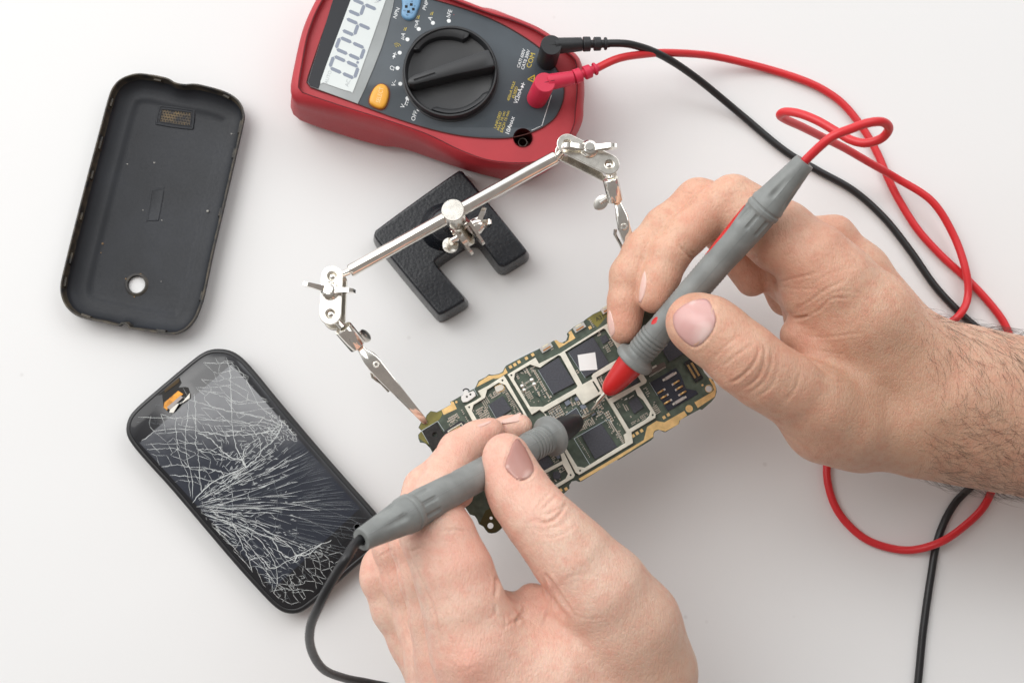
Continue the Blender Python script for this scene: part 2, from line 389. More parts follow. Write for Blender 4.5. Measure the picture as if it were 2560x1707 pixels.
    def digit(cx, cy, on):
        c = q(cx, cy)[:2]; hw, hh, t = 2.8, 6.0, 1.12
        X = lambda x, y: c + e1 * (x + .12 * y) + up * y
        S = {'a': ((-hw, hh), (hw, hh)), 'g': ((-hw, 0), (hw, 0)), 'd': ((-hw, -hh), (hw, -hh)), 'f': ((-hw, hh), (-hw, 0)), 'b': ((hw, hh), (hw, 0)), 'e': ((-hw, 0), (-hw, -hh)), 'c': ((hw, 0), (hw, -hh))}
        for s in on:
            p0 = np.array(S[s][0]); p1 = np.array(S[s][1]); d = (p1 - p0) / np.linalg.norm(p1 - p0); nn = np.array([-d[1], d[0]])
            p0 = p0 + d * .18; p1 = p1 - d * .18; h = t / 1.4
            poly = [p0, p0 + d * h + nn * h, p1 - d * h + nn * h, p1, p1 - d * h - nn * h, p0 + d * h - nn * h]
            dg.quad([X(*v) for v in poly], Z + .62, Z + .66)
    digit(472, 500, 'abcdef'); digit(517, 362, 'abcdef'); digit(562, 224, 'fgbc'); digit(607, 80, 'fgbc'); digit(652, -62, 'abgcd')
    c = q(572, 465)[:2]; dg.box((*c, Z + .62), 1.1, 1.1, .04, ANG)
    dg.build('digits', M_seg, W, smooth=False)
    for s, x, y, sz in (('AUTO', 356, 572, 2.6), ('AC', 500, 615, 3.0), ('V', 716, 18, 3.4)):
        mesh('screen_word', *text_mesh(s, q(x, y), sz, ANG, Z + .62, .04), M_dim, W, smooth=False)
    # select button
    bt = spline([(735, 617), (778, 630), (796, 668), (792, 720), (770, 778), (738, 796), (690, 780), (660, 755), (660, 715), (690, 650)], 6, True)
    b0 = resample(PL('Z1', bt, 33), 60)
    M_yel = mat('orange_button', (0.76, 0.36, 0.035), .38)
    V, F = rings([at_z(offset(b0, -.1), 31.3), at_z(b0, 32.6), at_z(offset(b0, .35), 33.0), at_z(offset(b0, 1.0), 33.25), at_z(offset(b0, 2.2), 33.3)])
    B = mesh('select_button', V, F, M_yel, T, angle=60)
    tm = MB().add(*text_mesh('SELECT', P('Z1', 735, 700, 33.3), 3.2, ANG + .08, 33.3, .06, sx=.82)); tm.build('button_lettering', mat('button_print', (.85, .62, .30), .5), B, smooth=False)
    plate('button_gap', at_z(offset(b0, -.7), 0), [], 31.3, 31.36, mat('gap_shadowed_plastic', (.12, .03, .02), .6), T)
    # transistor socket
    so = spline([(905, -60), (900, 40), (893, 100), (912, 132), (950, 144), (985, 128), (1012, 70), (1028, 20), (1030, -60)], 5, True)
    s0 = resample(PL('Z1', so, 32.5), 60)
    V, F = rings([at_z(offset(s0, -.2), 31.3), at_z(s0, 32.2), at_z(offset(s0, .4), 32.6), at_z(offset(s0, 1.2), 32.7)])
    S = mesh('transistor_socket', V, F, mat('pale_blue_plastic', (.16, .32, .50), .4), T, angle=60)
    k = MB()
    for x, y in ((965, 36), (980, 70), (928, 50), (944, 88)):
        k.box((*P('Z1', x, y, 32.7)[:2], 32.7), 1.25, 1.25, .05, ANG + .3)
    k.build('socket_hole', mat('hole_black', (.008, .008, .008), .8), S, smooth=False)
    k = MB()
    for s, x, y in (('c', 934, 30), ('b', 970, 12), ('e', 988, 46), ('E', 916, 80), ('B', 936, 112), ('C', 968, 95)):
        k.add(*text_mesh(s, P('Z1', x, y, 32.7), 1.7, ANG, 32.7, .05))
    k.build('socket_lettering', mat('dark_blue_print', (.04, .08, .15), .6), S, smooth=False)
    # printed lettering
    wt, yl = MB(), MB(); wt0 = wt
    def tx(mb, s, x, y, h, bold=0.0, sh=0.0, sx=1.0, da=0.0):
        V_, F_ = text_mesh(s, q(x, y), h, ANG + da, Z, .05, sh, bold * .3, sx * 1.04)
        if mb is None: return mesh('red_mark', V_, F_, M_REDPL, T, smooth=False)
        mesh('printed_word', V_, F_, M_WHITEP if mb is wt0 else M_YELP, T, smooth=False)
    for s, x, y, h in (('OFF', 988, 855, 3.1), ('V', 903, 785, 3.2), ('V~', 840, 614, 3.1), ('Ω', 826, 505, 3.2), ('µA', 902, 270, 3.0), ('mA', 1002, 180, 3.0), ('A', 1104, 140, 3.1), ('NPN', 856, 100, 2.9), ('PNP', 1070, 44, 2.9)):
        tx(wt, s, x, y, h, .0, .15)
    tx(wt, 'hFE', 1245, 104, 3.0, .0, .1)
    for x, y in ((912, 754), (926, 748)):
        pass
    dv = l * 1.0
    c = q(925, 752)[:2]; wt.box((*c, Z), 2.8, .4, .05, ANG)
    for kx in (-1.1, 0, 1.1): wt.box((*(c + l * .9 + w * kx), Z), .6, .4, .05, ANG)
    for x, y in ((1020, 806), (937, 724), (884, 618), (864, 503), (880, 390), (937, 292), (1020, 216), (1124, 171), (1241, 156)):
        p = q(x, y); MB().lathe(p, p + [0, 0, .06], [(0, .9), (1, .9)], 20).build('range_dot', M_WHITEP, T)
    def diode(mb, x, y, s):
        c = q(x, y)[:2]; X = lambda a, b: c + w * a * s + l * b * s
        mb.quad([X(-1, -.9), X(.7, 0), X(-1, .9)], Z, Z + .05); mb.box((*X(.85, 0), Z), .35 * s, 2 * s, .05, ANG); mb.box((*X(0, 0), Z), 4 * s, .25 * s, .06, ANG)
    for dx_, dy_ in ((840, 410), (1783, 632)):
        w2 = MB(); diode(w2, dx_, dy_, .85); w2.build('diode_symbol', M_WHITEP, T, smooth=False)
    tx(wt, 'CATI 600V', 1774, 432, 2.35, .05, .1, .95); tx(wt, 'CATII 300V', 1806, 442, 2.35, .05, .1, .95)
    tx(yl, 'COM', 1845, 446, 3.6)
    tx(wt, 'VΩmA', 1750, 710, 3.2, .04, .15, .9)
    tx(yl, '400mA MAX', 1700, 672, 2.2, 0, .1, .9); tx(yl, 'FUSED', 1728, 682, 2.2, 0, .1)
    tx(yl, 'UNFUSED', 1602, 884, 2.1, 0, .1); tx(yl, 'MAX 10 sec', 1627, 890, 2.1, 0, .1); tx(yl, 'EACH 15 min', 1654, 896, 2.1, 0, .1)
    tx(wt, '10A', 1680, 958, 3.1, .05, .1); tx(wt, 'MAX', 1706, 895, 2.3, .03, .1)
    for x, y in ((918, 216), (1014, 128), (1114, 102)):
        tx(yl, '~', x - 6, y, 3.0); c = q(x + 7, y)[:2]; MB().box((*c, Z), 1.6, .3, .05, ANG).build('yellow_bar', M_YELP, T, smooth=False)
    for i in range(3):
        c = q(852 + i * 2, 352)[:2]; arc = [c + w * (.5 + i * .75) * math.cos(a) + l * (.5 + i * .75) * math.sin(a) for a in np.linspace(-.9, .9, 7)]
        yl.tube([(*p, Z + .03) for p in arc], .12, 4)
    yl.build('sound_symbol', M_YELP, T, smooth=False); yl = MB()
    tri = [(1822, 585), (1872, 556), (1868, 606)]
    c = [q(x, y)[:2] for x, y in tri]
    for i in range(3): yl.tube([(*c[i], Z + .04), (*c[(i + 1) % 3], Z + .04)], .28, 4)
    mesh('printed_word', *text_mesh('!', q(1856, 582), 2.2, ANG, Z, .05), M_YELP, T, smooth=False)
    MB().tube([(*q(x, y)[:2], Z + .02) for x, y in ((1995, 700), (1925, 925), (1850, 960))], .16, 4).build('jack_line', M_WHITEP, T, smooth=False)
    wt.build('direct_current_symbol', M_WHITEP, T, smooth=False); yl.build('warning_triangle', M_YELP, T, smooth=False)
    tx(None, '.', 1268, 108, 3)
    # dial
    dc = P('Z1', 1250, 522, 37)[:2]; R = np.linalg.norm(P('Z1', 1600, 522, 37)[:2] - dc)
    k = MB(); A = np.array([*dc, 31.3]); Bp = np.array([*dc, 38.3]); h = 7.0
    def fr(z): return (z - 31.3) / h
    k.lathe(A, Bp, [(0, R + .6), (fr(31.9), R + .5), (fr(32), R), (fr(36.6), R - .15), (fr(37.0), R - .5), (fr(37.0), R - 1.1), (fr(36.5), R - 1.5), (fr(33.0), R - 2.2), (fr(32.6), R - 3.2), (fr(32.5), R - 10), (fr(32.5), .2)], 96)
    D = k.build('dial', M_dial, T, angle=40)
    # pointer bar
    bar = [(940, 592), (950, 575), (985, 552), (1530, 362), (1552, 405), (1568, 440), (1578, 490), (1300, 545), (985, 622), (955, 622), (942, 610)]
    bt_ = resample(PL('Z1', bar, 40.2), 90)
    bb_ = [q_ + (q_ - np.array(dc.tolist() + [0]) * [1, 1, 0]) * 0 for q_ in bt_]
    V, F = rings([at_z(offset(bt_, -.55), 32.5), at_z(offset(bt_, -.15), 39.2), at_z(offset(bt_, .15), 40.0), at_z(offset(bt_, .6), 40.3)])
    # the bar sinks into a notch at its broad end
    pb = mesh('pointer_bar', V, F, M_dial, D, angle=40)
    nt_ = [P('Z1', x, y, 40.3) for x, y in ((985, 592), (1140, 541))]
    g = MB().tube([p + [0, 0, .1] for p in nt_], .55, 8); cut(pb, g.v, g.f)
    # finger grips on both sides of the bar
    for name, pth, wd, zt in (('upper', [(950, 345), (985, 290), (1050, 238), (1140, 205), (1240, 198), (1330, 212), (1395, 238)], 4.4, 36.2), ('lower', [(1108, 800), (1180, 822), (1260, 830), (1350, 815), (1430, 778), (1500, 725), (1548, 668)], 2.6, 34.6)):
        a = [P('Z1', x, y, 36.5)[:2] for x, y in spline(pth, 8)]; n = len(a); V = []; F = []
        for i_, p in enumerate(a):
            d = (dc - p) / np.linalg.norm(dc - p); e_ = min(1, min(i_, n - 1 - i_) / 4); w2 = wd * (.55 + .45 * e_)
            for u, zz in ((.3, 32.4), (.3, zt - .3), (.55, zt), (w2 - .5, zt - .25), (w2 - .1, zt - .7), (w2 + .35, 32.4)): V.append(np.array([*(p + d * u), zz]))
        for i_ in range(n - 1):
            for k_ in range(5): F.append((i_ * 6 + k_, i_ * 6 + k_ + 1, i_ * 6 + k_ + 7, i_ * 6 + k_ + 6))
        F += [(0, 1, 2, 3, 4, 5), tuple((n - 1) * 6 + q_ for q_ in (5, 4, 3, 2, 1, 0))]
        mesh('finger_grip', V, F, M_dial, D, angle=50)
    # dark joint lines round the bezel and the face
    MB().tube(ins(rS, .12, 33.62) + [ins(rS, .12, 33.62)[0]], .20, 6, cap=False).build('bezel_joint', mat('joint_dirt', (.11, .012, .016), .6), T)
    MB().tube(ins(rP, -.05, 31.5) + [ins(rP, -.05, 31.5)[0]], .22, 6, cap=False).build('face_joint', mat('face_joint_dirt', (.075, .018, .014), .7), T)
    return T
METER = build_meter()
# ------------------------------------------------------------------ back cover of a phone, lying inside up
def build_cover():
    T = thing('phone_back_cover', P('Z2', 560, 780, 0), 'empty dark phone back cover lying inside up with a round camera hole', 'phone cover')
    M = mat('dusty_slate_plastic', (0.0145, 0.0165, 0.021), .5, bump=(.9, .12, .08), vary=(.035, .25), spec=.35)
    nt = M.node_tree; b = nt.nodes['Principled BSDF']
    M_edge = mat('dirty_rim', (0.018, 0.018, 0.019), .55, bump=(2, .4, .15), vary=(.22, .5, (.085, .068, .045)))
    out = [(480, 72), (560, 78), (640, 94), (668, 106), (690, 120), (740, 130), (800, 128), (870, 142), (950, 165), (1012, 196), (1052, 238), (1069, 290), (1063, 345), (1020, 530), (960, 790), (900, 1045), (855, 1260), (832, 1340), (800, 1412), (750, 1468), (685, 1494), (600, 1488), (500, 1472), (440, 1462), (432, 1446), (412, 1436), (394, 1442), (382, 1450), (300, 1430), (180, 1404), (112, 1362), (74, 1300), (65, 1225), (90, 1110), (150, 870), (220, 600), (280, 375), (325, 210), (352, 145), (400, 98)]
    N = 240
    o9 = resample(spline(PL('Z2', out, 9.5), 4, True), N)
    base = resample(spline(PL('Z2', out, 9.5), 4, True), N)
    def ins(d, z): return at_z(offset(base, d), z)
    def sm(r, k):
        r = np.array(r)
        for _ in range(k): r = .5 * r + .25 * (np.roll(r, 1, 0) + np.roll(r, -1, 0))
        return list(r)
    i1, i2 = ins(2.2, 0), ins(8, 0)
    prof = [ins(7.5, .0), ins(4.2, .5), ins(1.6, 2.6), ins(.35, 6), ins(0, 9.0), ins(.2, 9.5), ins(.75, 9.5), ins(1.0, 9.1), ins(1.15, 7.6), ins(1.7, 5.2)]
    prof += [sm(ins(3.2, 3.6), 4), sm(ins(5.6, 2.5), 10), sm(ins(8.6, 2.1), 20), sm(ins(9.6, 2.05), 24), sm(ins(10.6, 1.6), 26), sm(ins(12.6, 1.25), 28)]
    V, F = rings(prof, cap0=True, cap1=True)
    # material split: the rim is dirty
    n = N; mi = [1 if 4 <= i // n <= 8 else 0 for i in range((len(prof) - 1) * n)] + [0, 0]
    o = mesh('shell', V, F, [M, M_edge], T, mi=mi, angle=60)
    hc = P('Z2', 483, 1223, 1.2); g = MB().lathe(hc + [0, 0, -5], hc + [0, 0, 5], [(0, 3.85), (.6, 3.85), (1, 4.6)], 48); cut(o, g.v, g.f)
    g = MB().lathe(hc + [0, 0, -.05], hc + [0, 0, .7], [(0, 3.95), (.8, 3.95), (1, 4.1), (1, 4.6), (0, 5.6)], 48)
    gr = mesh('camera_hole_rim', g.v, g.f[:-2], M_edge, T)
    # clips round the rim
    def frame_at(x, y):
        p = P('Z2', x, y, 7)[:2]; B_ = np.array([q[:2] for q in base]); i = int(np.argmin(np.linalg.norm(B_ - p, axis=1)))
        t = B_[(i + 3) % N] - B_[(i - 3) % N]; t /= np.linalg.norm(t); c = np.array([q[:2] for q in base]).mean(0); nn = np.array([-t[1], t[0]])
        if nn @ (c - B_[i]) < 0: nn = -nn
        return B_[i], t, nn
    for x, y, L in ((608, 105, 4.2), (978, 190, 3.8), (335, 230, 4.5), (238, 620, 4.6), (168, 850, 4), (88, 1210, 5), (1000, 500, 5.5), (925, 830, 4.6), (822, 1290, 5), (215, 1392, 5.4), (622, 1462, 5), (1045, 370, 7), (255, 450, 7), (120, 1080, 6)):
        p, t, nn = frame_at(x, y); c = p + nn * 1.35
        mb = MB(); mb.box((*c, 6.4), L, 1.7, 1.5, math.atan2(t[1], t[0]), taper=.8); mb.build('clip', M_edge, T, angle=20)
    # loudspeaker grille
    gc = [(606, 262), (622, 252), (780, 272), (797, 285), (790, 358), (772, 376), (605, 352), (590, 338)]
    G0 = resample(spline(PL('Z2', gc, 1.6), 4, True), 64)
    V, F = rings([at_z(offset(G0, -.5), 1.1), at_z(offset(G0, -.1), 1.8), at_z(offset(G0, .35), 1.8), at_z(offset(G0, .6), 1.55), at_z(offset(G0, 1.0), 1.55), at_z(offset(G0, 1.2), 1.85), at_z(offset(G0, 1.5), 1.85), at_z(offset(G0, 1.8), 1.35)], cap0=False, cap1=False)
    G = mesh('speaker_grille', V, F, [M, mat('grille_dust', (.050, .045, .036), .8, bump=(2, .5, .2), vary=(.4, .5, (.17, .12, .055)))], T, angle=40)
    plate('grille_mesh', offset(G0, 1.6), [], 1.3, 1.5, mat('dusty_mesh', (.035, .034, .036), .7, bump=(2, .5, .2), vary=(.30, .5, (.20, .14, .065))), G)
    mb = MB(); e1 = P('Z2', 780, 322, 1.5) - P('Z2', 625, 296, 1.5); e1 = e1[:2] / np.linalg.norm(e1[:2]); e2 = np.array([-e1[1], e1[0]]); c = P('Z2', 694, 312, 1.5)[:2]
    for j in range(5):
        for i in range(12):
            p = c + e1 * (i - 5.5 + (j % 2) * .5 - .25) * 1.28 + e2 * (j - 2) * 1.25; mb.lathe((*p, 1.48), (*p, 1.75), [(0, .36), (1, .36)], 8)
    mb.build('grille_holes', mat('grille_hole', (.006, .006, .008), .7), G)
    # faint moulded rib and specks of dust
    rb = spline(PL('Z2', [(568, 706), (625, 700), (632, 715), (605, 865), (595, 876), (545, 876), (538, 868), (560, 715)], 1.2), 3, True); rb = resample(rb, 48)
    V, F = rings([at_z(offset(rb, -.2), 1.15), at_z(rb, 1.42), at_z(offset(rb, .45), 1.42), at_z(offset(rb, .9), 1.3)]); mesh('moulded_rib', V, F, M, T, angle=60)
    d = MB()
    for x, y, r in ((579, 561, .42), (517, 819, .3), (620, 874, .3), (873, 828, .62), (432, 568, .35), (1020, 408, .5), (1003, 408, .4), (300, 1326, .35), (616, 1207, .25)):
        p = P('Z2', x, y, 1.25); p[2] = 1.22 if 250 < x < 800 else 2.5; d.lathe(p, p + [.1, .1, r * .8], [(0, r * .7), (.5, r), (1, r * .4)], 6)
    tag(d.build('dust_specks', mat('pale_dust', (.38, .37, .34), .9), T), kind='stuff')
    d = MB()
    for x, y, r in ((298, 1001, .55), (288, 1050, .3), (424, 1192, .45), (505, 1166, .4), (470, 1290, .4), (640, 128, .3)):
        p = P('Z2', x, y, 1.3); p[2] = 1.25 if y < 1320 and y > 200 else 3; d.lathe(p, p + [.1, 0, r * .8], [(0, r * .8), (.5, r), (1, r * .4)], 6)
    tag(d.build('dirt_specks', mat('brown_dirt', (.20, .13, .07), .9), T), kind='stuff')
build_cover()

# ------------------------------------------------------------------ phone with a shattered screen
def build_phone():
    T = thing('cracked_phone', P('Z3', 750, 790, 0), 'black phone with shattered glass screen lying face up', 'phone')
    M_body = mat('black_phone_shell', (0.012, 0.012, 0.013), .32, bump=(.5, .04, .05))
    M_glass = mat('black_glass_border', (0.013, 0.013, 0.015), .10, bump=(.05, .06, .25))
    M_disp = mat('dead_display', (0.012, 0.016, 0.028), .07, bump=(.06, .10, .3), spec=1.0)
    Zt = 10.6
    out = [(560, 45), (628, 55), (690, 92), (760, 165), (900, 335), (1100, 572), (1300, 800), (1440, 958), (1482, 1030), (1480, 1095), (1430, 1160), (1300, 1270), (1190, 1370), (1080, 1462), (1010, 1505), (940, 1508), (880, 1478), (800, 1400), (660, 1245), (500, 1058), (300, 822), (180, 690), (85, 578), (52, 510), (60, 440), (100, 380), (200, 290), (330, 180), (440, 90), (500, 55)]
    N = 200; base = resample(spline(PL('Z3', out, Zt), 5, True), N)
    def ins(d, z): return at_z(offset(base, d), z)
    V, F = rings([ins(6, 0), ins(3, .5), ins(1.1, 2.6), ins(.2, 6), ins(0, 8.6), ins(.25, 9.8), ins(.9, 10.35), ins(1.7, 10.5), ins(2.0, 10.4), ins(2.05, 9.6)])
    mesh('phone_body', V, F, M_body, T, angle=60)
    V, F = rings([ins(2.1, 9.0), ins(2.1, 10.35), ins(2.45, Zt)]); 
    G = mesh('screen_glass', V, F, M_glass, T, angle=40)
    D = plate('display', PL('Z3', [(638, 133), (1348, 925), (870, 1372), (130, 567)], Zt), [], Zt - .1, Zt + .03, M_disp, T)
    # cracks: raised splinter edges of the glass, drawn as fine slivers
    rnd = random.Random(11)
    M_cr = mat('splintered_glass_edge', (.52, .54, .53), .5); M_cr2 = mat('fine_splintered_edge', (.13, .145, .155), .5)
    mi = np.array([q[:2] for q in offset(base, 3.4)])
    def inside(p):
        x, y = p; c = False; j = len(mi) - 1
        for i in range(len(mi)):
            if (mi[i, 1] > y) != (mi[j, 1] > y) and x < (mi[j, 0] - mi[i, 0]) * (y - mi[i, 1]) / (mi[j, 1] - mi[i, 1]) + mi[i, 0]: c = not c
            j = i
        return c
    A, Bm = MB(), MB()
    def sliver(mb, pts, w0, w1, jit=0.0):
        w0 *= .68; w1 *= .68
        q = [P('Z3', x + rnd.gauss(0, jit), y + rnd.gauss(0, jit), Zt)[:2] for x, y in pts]
        run = []
        def flush():
            if len(run) > 1:
                L, R = [], []
                for i, p in enumerate(run):
                    t = run[min(i + 1, len(run) - 1)] - run[max(i - 1, 0)]; t = t / max(1e-6, np.linalg.norm(t)); nn = np.array([-t[1], t[0]])
                    u = i / (len(run) - 1); wd = (w0 + (w1 - w0) * u) * (.55 + .9 * rnd.random()) * (.3 if i in (0, len(run) - 1) else 1)
                    L.append(p + nn * wd / 2); R.append(p - nn * wd / 2)
                z = Zt + .05
                V = [np.array([*p, z]) for p in L] + [np.array([*p, z + .02]) for p in R]; n = len(run)
                mb.add(V, [(i, i + 1, n + i + 1, n + i) for i in range(n - 1)])
        for p in q:
            if inside(p): run.append(p)
            else: flush(); run = []
        flush()
    def path(a, b, n, jit, bow=0.0):
        a = np.array(a, float); b = np.array(b, float); d = b - a; L = np.linalg.norm(d); nn = np.array([-d[1], d[0]]) / max(L, 1e-6)
        o = []; s = 0
        for i in range(n + 1):
            t = i / n; s += rnd.gauss(0, jit); s *= .85
            o.append(a + d * t + nn * (s + bow * L * 4 * t * (1 - t)))
        return o
    I = np.array([412., 922.])
    # main fan from the impact point
    for k in range(70):
        u = (k + rnd.random() * .8) / 70; ang = math.radians(-47 + 104 * u)
        d = np.array([math.cos(ang), math.sin(ang)])
        L = 330 + 620 * (1 - abs(u - .42) * 1.1) * rnd.uniform(.55, 1.05)
        start = rnd.choice([0, 60, 120, 200, 260])
        bow = (.08 if u < .45 else -.10) * rnd.uniform(.3, 1.1)
        p = path(I + d * start, I + d * (start + L), 22, 2.2, bow)
        i = 0
        while i < len(p) - 2:
            n = rnd.randint(2, 6)
            if rnd.random() < .58: sliver(A if i < 12 and rnd.random() < .8 else Bm, p[i:i + n + 1], .30 if i < 11 else .2, .22 if i < 11 else .13)
            i += n
    # long fine parallel hair cracks to the right edge
    for k in range(75):
        u = k / 75; y0 = 520 + 640 * u + rnd.gauss(0, 4); x0 = 900 + 130 * math.sin(u * 3.0) + rnd.uniform(-40, 120)
        d = np.array([x0, y0]) - I; e = np.array([x0, y0]) + d / np.linalg.norm(d) * rnd.uniform(150, 520)
        sliver(Bm, path((x0, y0), e, 9, .8), .15, .08)
    # dense blaze around the centre
    for k in range(300):
        t = rnd.random(); r = 80 + 520 * t; side = rnd.choice([-1, 1]); base_a = (-33 + 12 * rnd.gauss(0, .7)) if side < 0 else (22 + 14 * rnd.gauss(0, 1))
        a = math.radians(base_a + (rnd.gauss(0, 7)))
        c = I + np.array([math.cos(a), math.sin(a)]) * r; L = rnd.uniform(12, 46); da = a + rnd.gauss(0, .25)
        sliver(A, path(c, c + np.array([math.cos(da), math.sin(da)]) * L, 3, 1.5), .34, .16)
    # concentric cross breaks
    for r, a0, a1 in ((70, -60, 60), (150, -52, 45), (235, -50, 55), (330, -40, 55), (372, -30, 60), (480, -36, 58), (500, -10, 30), (600, 10, 50), (640, 24, 48), (730, 30, 44)):
        pts = []
        for k in range(40):
            a = math.radians(a0 + (a1 - a0) * k / 39); pts.append(I + np.array([math.cos(a), math.sin(a)]) * (r + rnd.gauss(0, 5)))
        i = 0
        while i < 38:
            n = rnd.randint(2, 6)
            if rnd.random() < .62: sliver(A if r < 400 else Bm, pts[i:i + n + 1], .2, .2)
            i += n
    # strong branches traced across the upper half
    for pl, w in (([(412, 922), (470, 840), (560, 770), (640, 735), (700, 705), (720, 700), (780, 650), (805, 610), (860, 560), (905, 500), (915, 450)], .62), ([(715, 700), (690, 660), (640, 650), (590, 615), (540, 560), (480, 520), (450, 515)], .6), ([(715, 700), (670, 600), (655, 555), (640, 430), (635, 300), (630, 180), (600, 70)], .42), ([(715, 700), (700, 640), (720, 590), (760, 560), (790, 545), (800, 610)], .42), ([(660, 665), (560, 630), (450, 600), (440, 520), (440, 380), (430, 300)], .4), ([(412, 922), (425, 800), (390, 640), (385, 520), (400, 350), (370, 260)], .3), ([(470, 840), (460, 700), (450, 610)], .34), ([(330, 420), (335, 560), (350, 640), (400, 760), (415, 900)], .3),
                  ([(905, 470), (840, 440), (740, 410), (640, 395), (540, 370), (440, 340), (320, 300)], .45), ([(905, 470), (850, 500), (760, 520), (640, 525), (560, 520), (450, 500), (330, 490), (230, 500), (140, 560)], .42), ([(890, 430), (800, 370), (740, 260), (700, 190), (640, 130), (560, 130), (450, 120)], .32), ([(905, 480), (800, 450), (700, 460), (600, 440), (500, 440), (400, 430), (300, 430), (120, 425)], .35), ([(740, 330), (660, 340), (560, 300), (450, 270)], .36), ([(860, 330), (760, 340), (640, 270), (540, 240)], .3), ([(900, 440), (940, 470), (980, 520), (1010, 500)], .5), ([(600, 790), (500, 770), (400, 750), (260, 745)], .34), ([(500, 720), (420, 712), (380, 690), (300, 690), (240, 700)], .3), ([(410, 640), (330, 600), (240, 600), (170, 605)], .28), ([(480, 575), (400, 570), (330, 570), (150, 575)], .26), ([(820, 420), (770, 470), (700, 450), (640, 440)], .4), ([(560, 620), (500, 600), (450, 610)], .4), ([(600, 740), (560, 720), (490, 710), (460, 720)], .36),
                  ([(640, 1000), (680, 1100), (720, 1180), (745, 1250), (750, 1330)], .34), ([(412, 922), (520, 975), (640, 1010), (760, 1080), (830, 1150), (880, 1240), (890, 1330), (860, 1420)], .42), ([(640, 1010), (720, 1110), (780, 1190), (830, 1260), (850, 1340)], .42), ([(850, 1080), (900, 1160), (950, 1200), (1040, 1170), (1100, 1140), (1190, 1105)], .55), ([(760, 1010), (880, 1080), (980, 1160), (985, 1220)], .38), ([(985, 1220), (1000, 1190), (1060, 1180), (1140, 1120)], .6), ([(740, 1215), (800, 1200), (860, 1260), (950, 1220), (1040, 1170)], .5), ([(530, 1020), (640, 1015)], .3), ([(560, 1090), (640, 1130), (700, 1130)], .26)):
        sliver(A, [q for q in spline(pl, 6)], w, w * .7, 2.2)
    # broken cells: jittered lattice edges
    def cells(x0, y0, x1, y1, sx, sy, w, keep, mb, region=None, j=.42):
        nx, ny = int((x1 - x0) / sx), int((y1 - y0) / sy); G_ = {}
        for i in range(nx + 1):
            for k in range(ny + 1): G_[i, k] = (x0 + sx * (i + .5 * (k % 2) + rnd.uniform(-j, j)), y0 + sy * (k + rnd.uniform(-j, j)))
        for (i, k), p in G_.items():
            for dn in ((i + 1, k), (i + (k % 2), k + 1)):
                if dn in G_ and rnd.random() < keep and (region is None or region(*p)): sliver(mb, path(p, G_[dn], 4, 1.5), w, w)
    cells(740, 1180, 1260, 1500, 40, 40, .20, .70, A, lambda x, y: y > 1130 + (1250 - x) * .12 or x < 900)
    cells(940, 1300, 1040, 1400, 15, 15, .2, .34, A); cells(890, 1350, 950, 1470, 16, 16, .2, .34, A); cells(1000, 1130, 1180, 1200, 16, 14, .22, .4, A)
    cells(430, 80, 900, 520, 80, 44, .22, .62, A); cells(180, 420, 620, 800, 58, 46, .2, .55, A, lambda x, y: x < 620)
    cells(820, 400, 1010, 560, 16, 14, .26, .55, A); cells(100, 300, 440, 500, 40, 40, .14, .4, Bm); cells(560, 960, 800, 1320, 50, 52, .17, .45, Bm)
    cells(1180, 1030, 1420, 1300, 46, 36, .13, .4, Bm); cells(560, 480, 900, 660, 30, 18, .22, .35, A)
    for k in range(70):
        t = rnd.random(); x = 1040 + 330 * t + rnd.gauss(0, 6); y = 560 + 370 * t + rnd.gauss(0, 8); sliver(A, path((x, y), (x + rnd.uniform(12, 36), y + rnd.uniform(4, 18)), 2, 1), .2, .14)
    A.build('glass_cracks', M_cr, G, smooth=False, fix=False); Bm.build('fine_glass_cracks', M_cr2, G, smooth=False, fix=False)
    # missing glass over the earpiece with the ribbon connector inside
    plate('broken_gap', PL('Z3', [(350, 205), (362, 235), (345, 262), (380, 258), (400, 262), (412, 300), (385, 330), (330, 352), (315, 402), (292, 400), (262, 372), (255, 300), (228, 305), (300, 245)], Zt), [], Zt + .02, Zt + .06, mat('hole_inside', (.012, .011, .010), .7), G)
    plate('ribbon_connector', PL('Z3', [(268, 345), (345, 280), (372, 298), (290, 375), (282, 388), (264, 372)], Zt), [], Zt + .06, Zt + .5, mat('orange_ribbon', (.75, .30, .02), .4, vary=(.4, .4)), T, bevel=.08)
    plate('connector_strip', PL('Z3', [(282, 372), (360, 305), (370, 318), (300, 385)], Zt), [], Zt + .5, Zt + .62, mat('connector_grey', (.36, .32, .30), .5), T)
    plate('glass_shard', PL('Z3', [(300, 384), (340, 350), (360, 352), (410, 292), (408, 320), (372, 345), (350, 350), (318, 402), (296, 400)], Zt), [], Zt + .3, Zt + .55, mat('white_shard', (.75, .73, .66), .3), T)
    plate('foam_strip', PL('Z3', [(268, 275), (345, 210), (352, 222), (345, 235), (270, 290)], Zt), [], Zt + .06, Zt + .3, mat('brown_glue', (.07, .045, .02), .8, bump=(2, .5, .2)), T)
    c = P('Z3', 1332, 1032, Zt + .04); k = MB().lathe(c, c + [0, 0, .02], [(0, 1.6), (1, 1.6), (1, 1.38), (0, 1.38)], 28); k.build('home_symbol', mat('grey_symbol', (.10, .10, .11), .4), G)
build_phone()
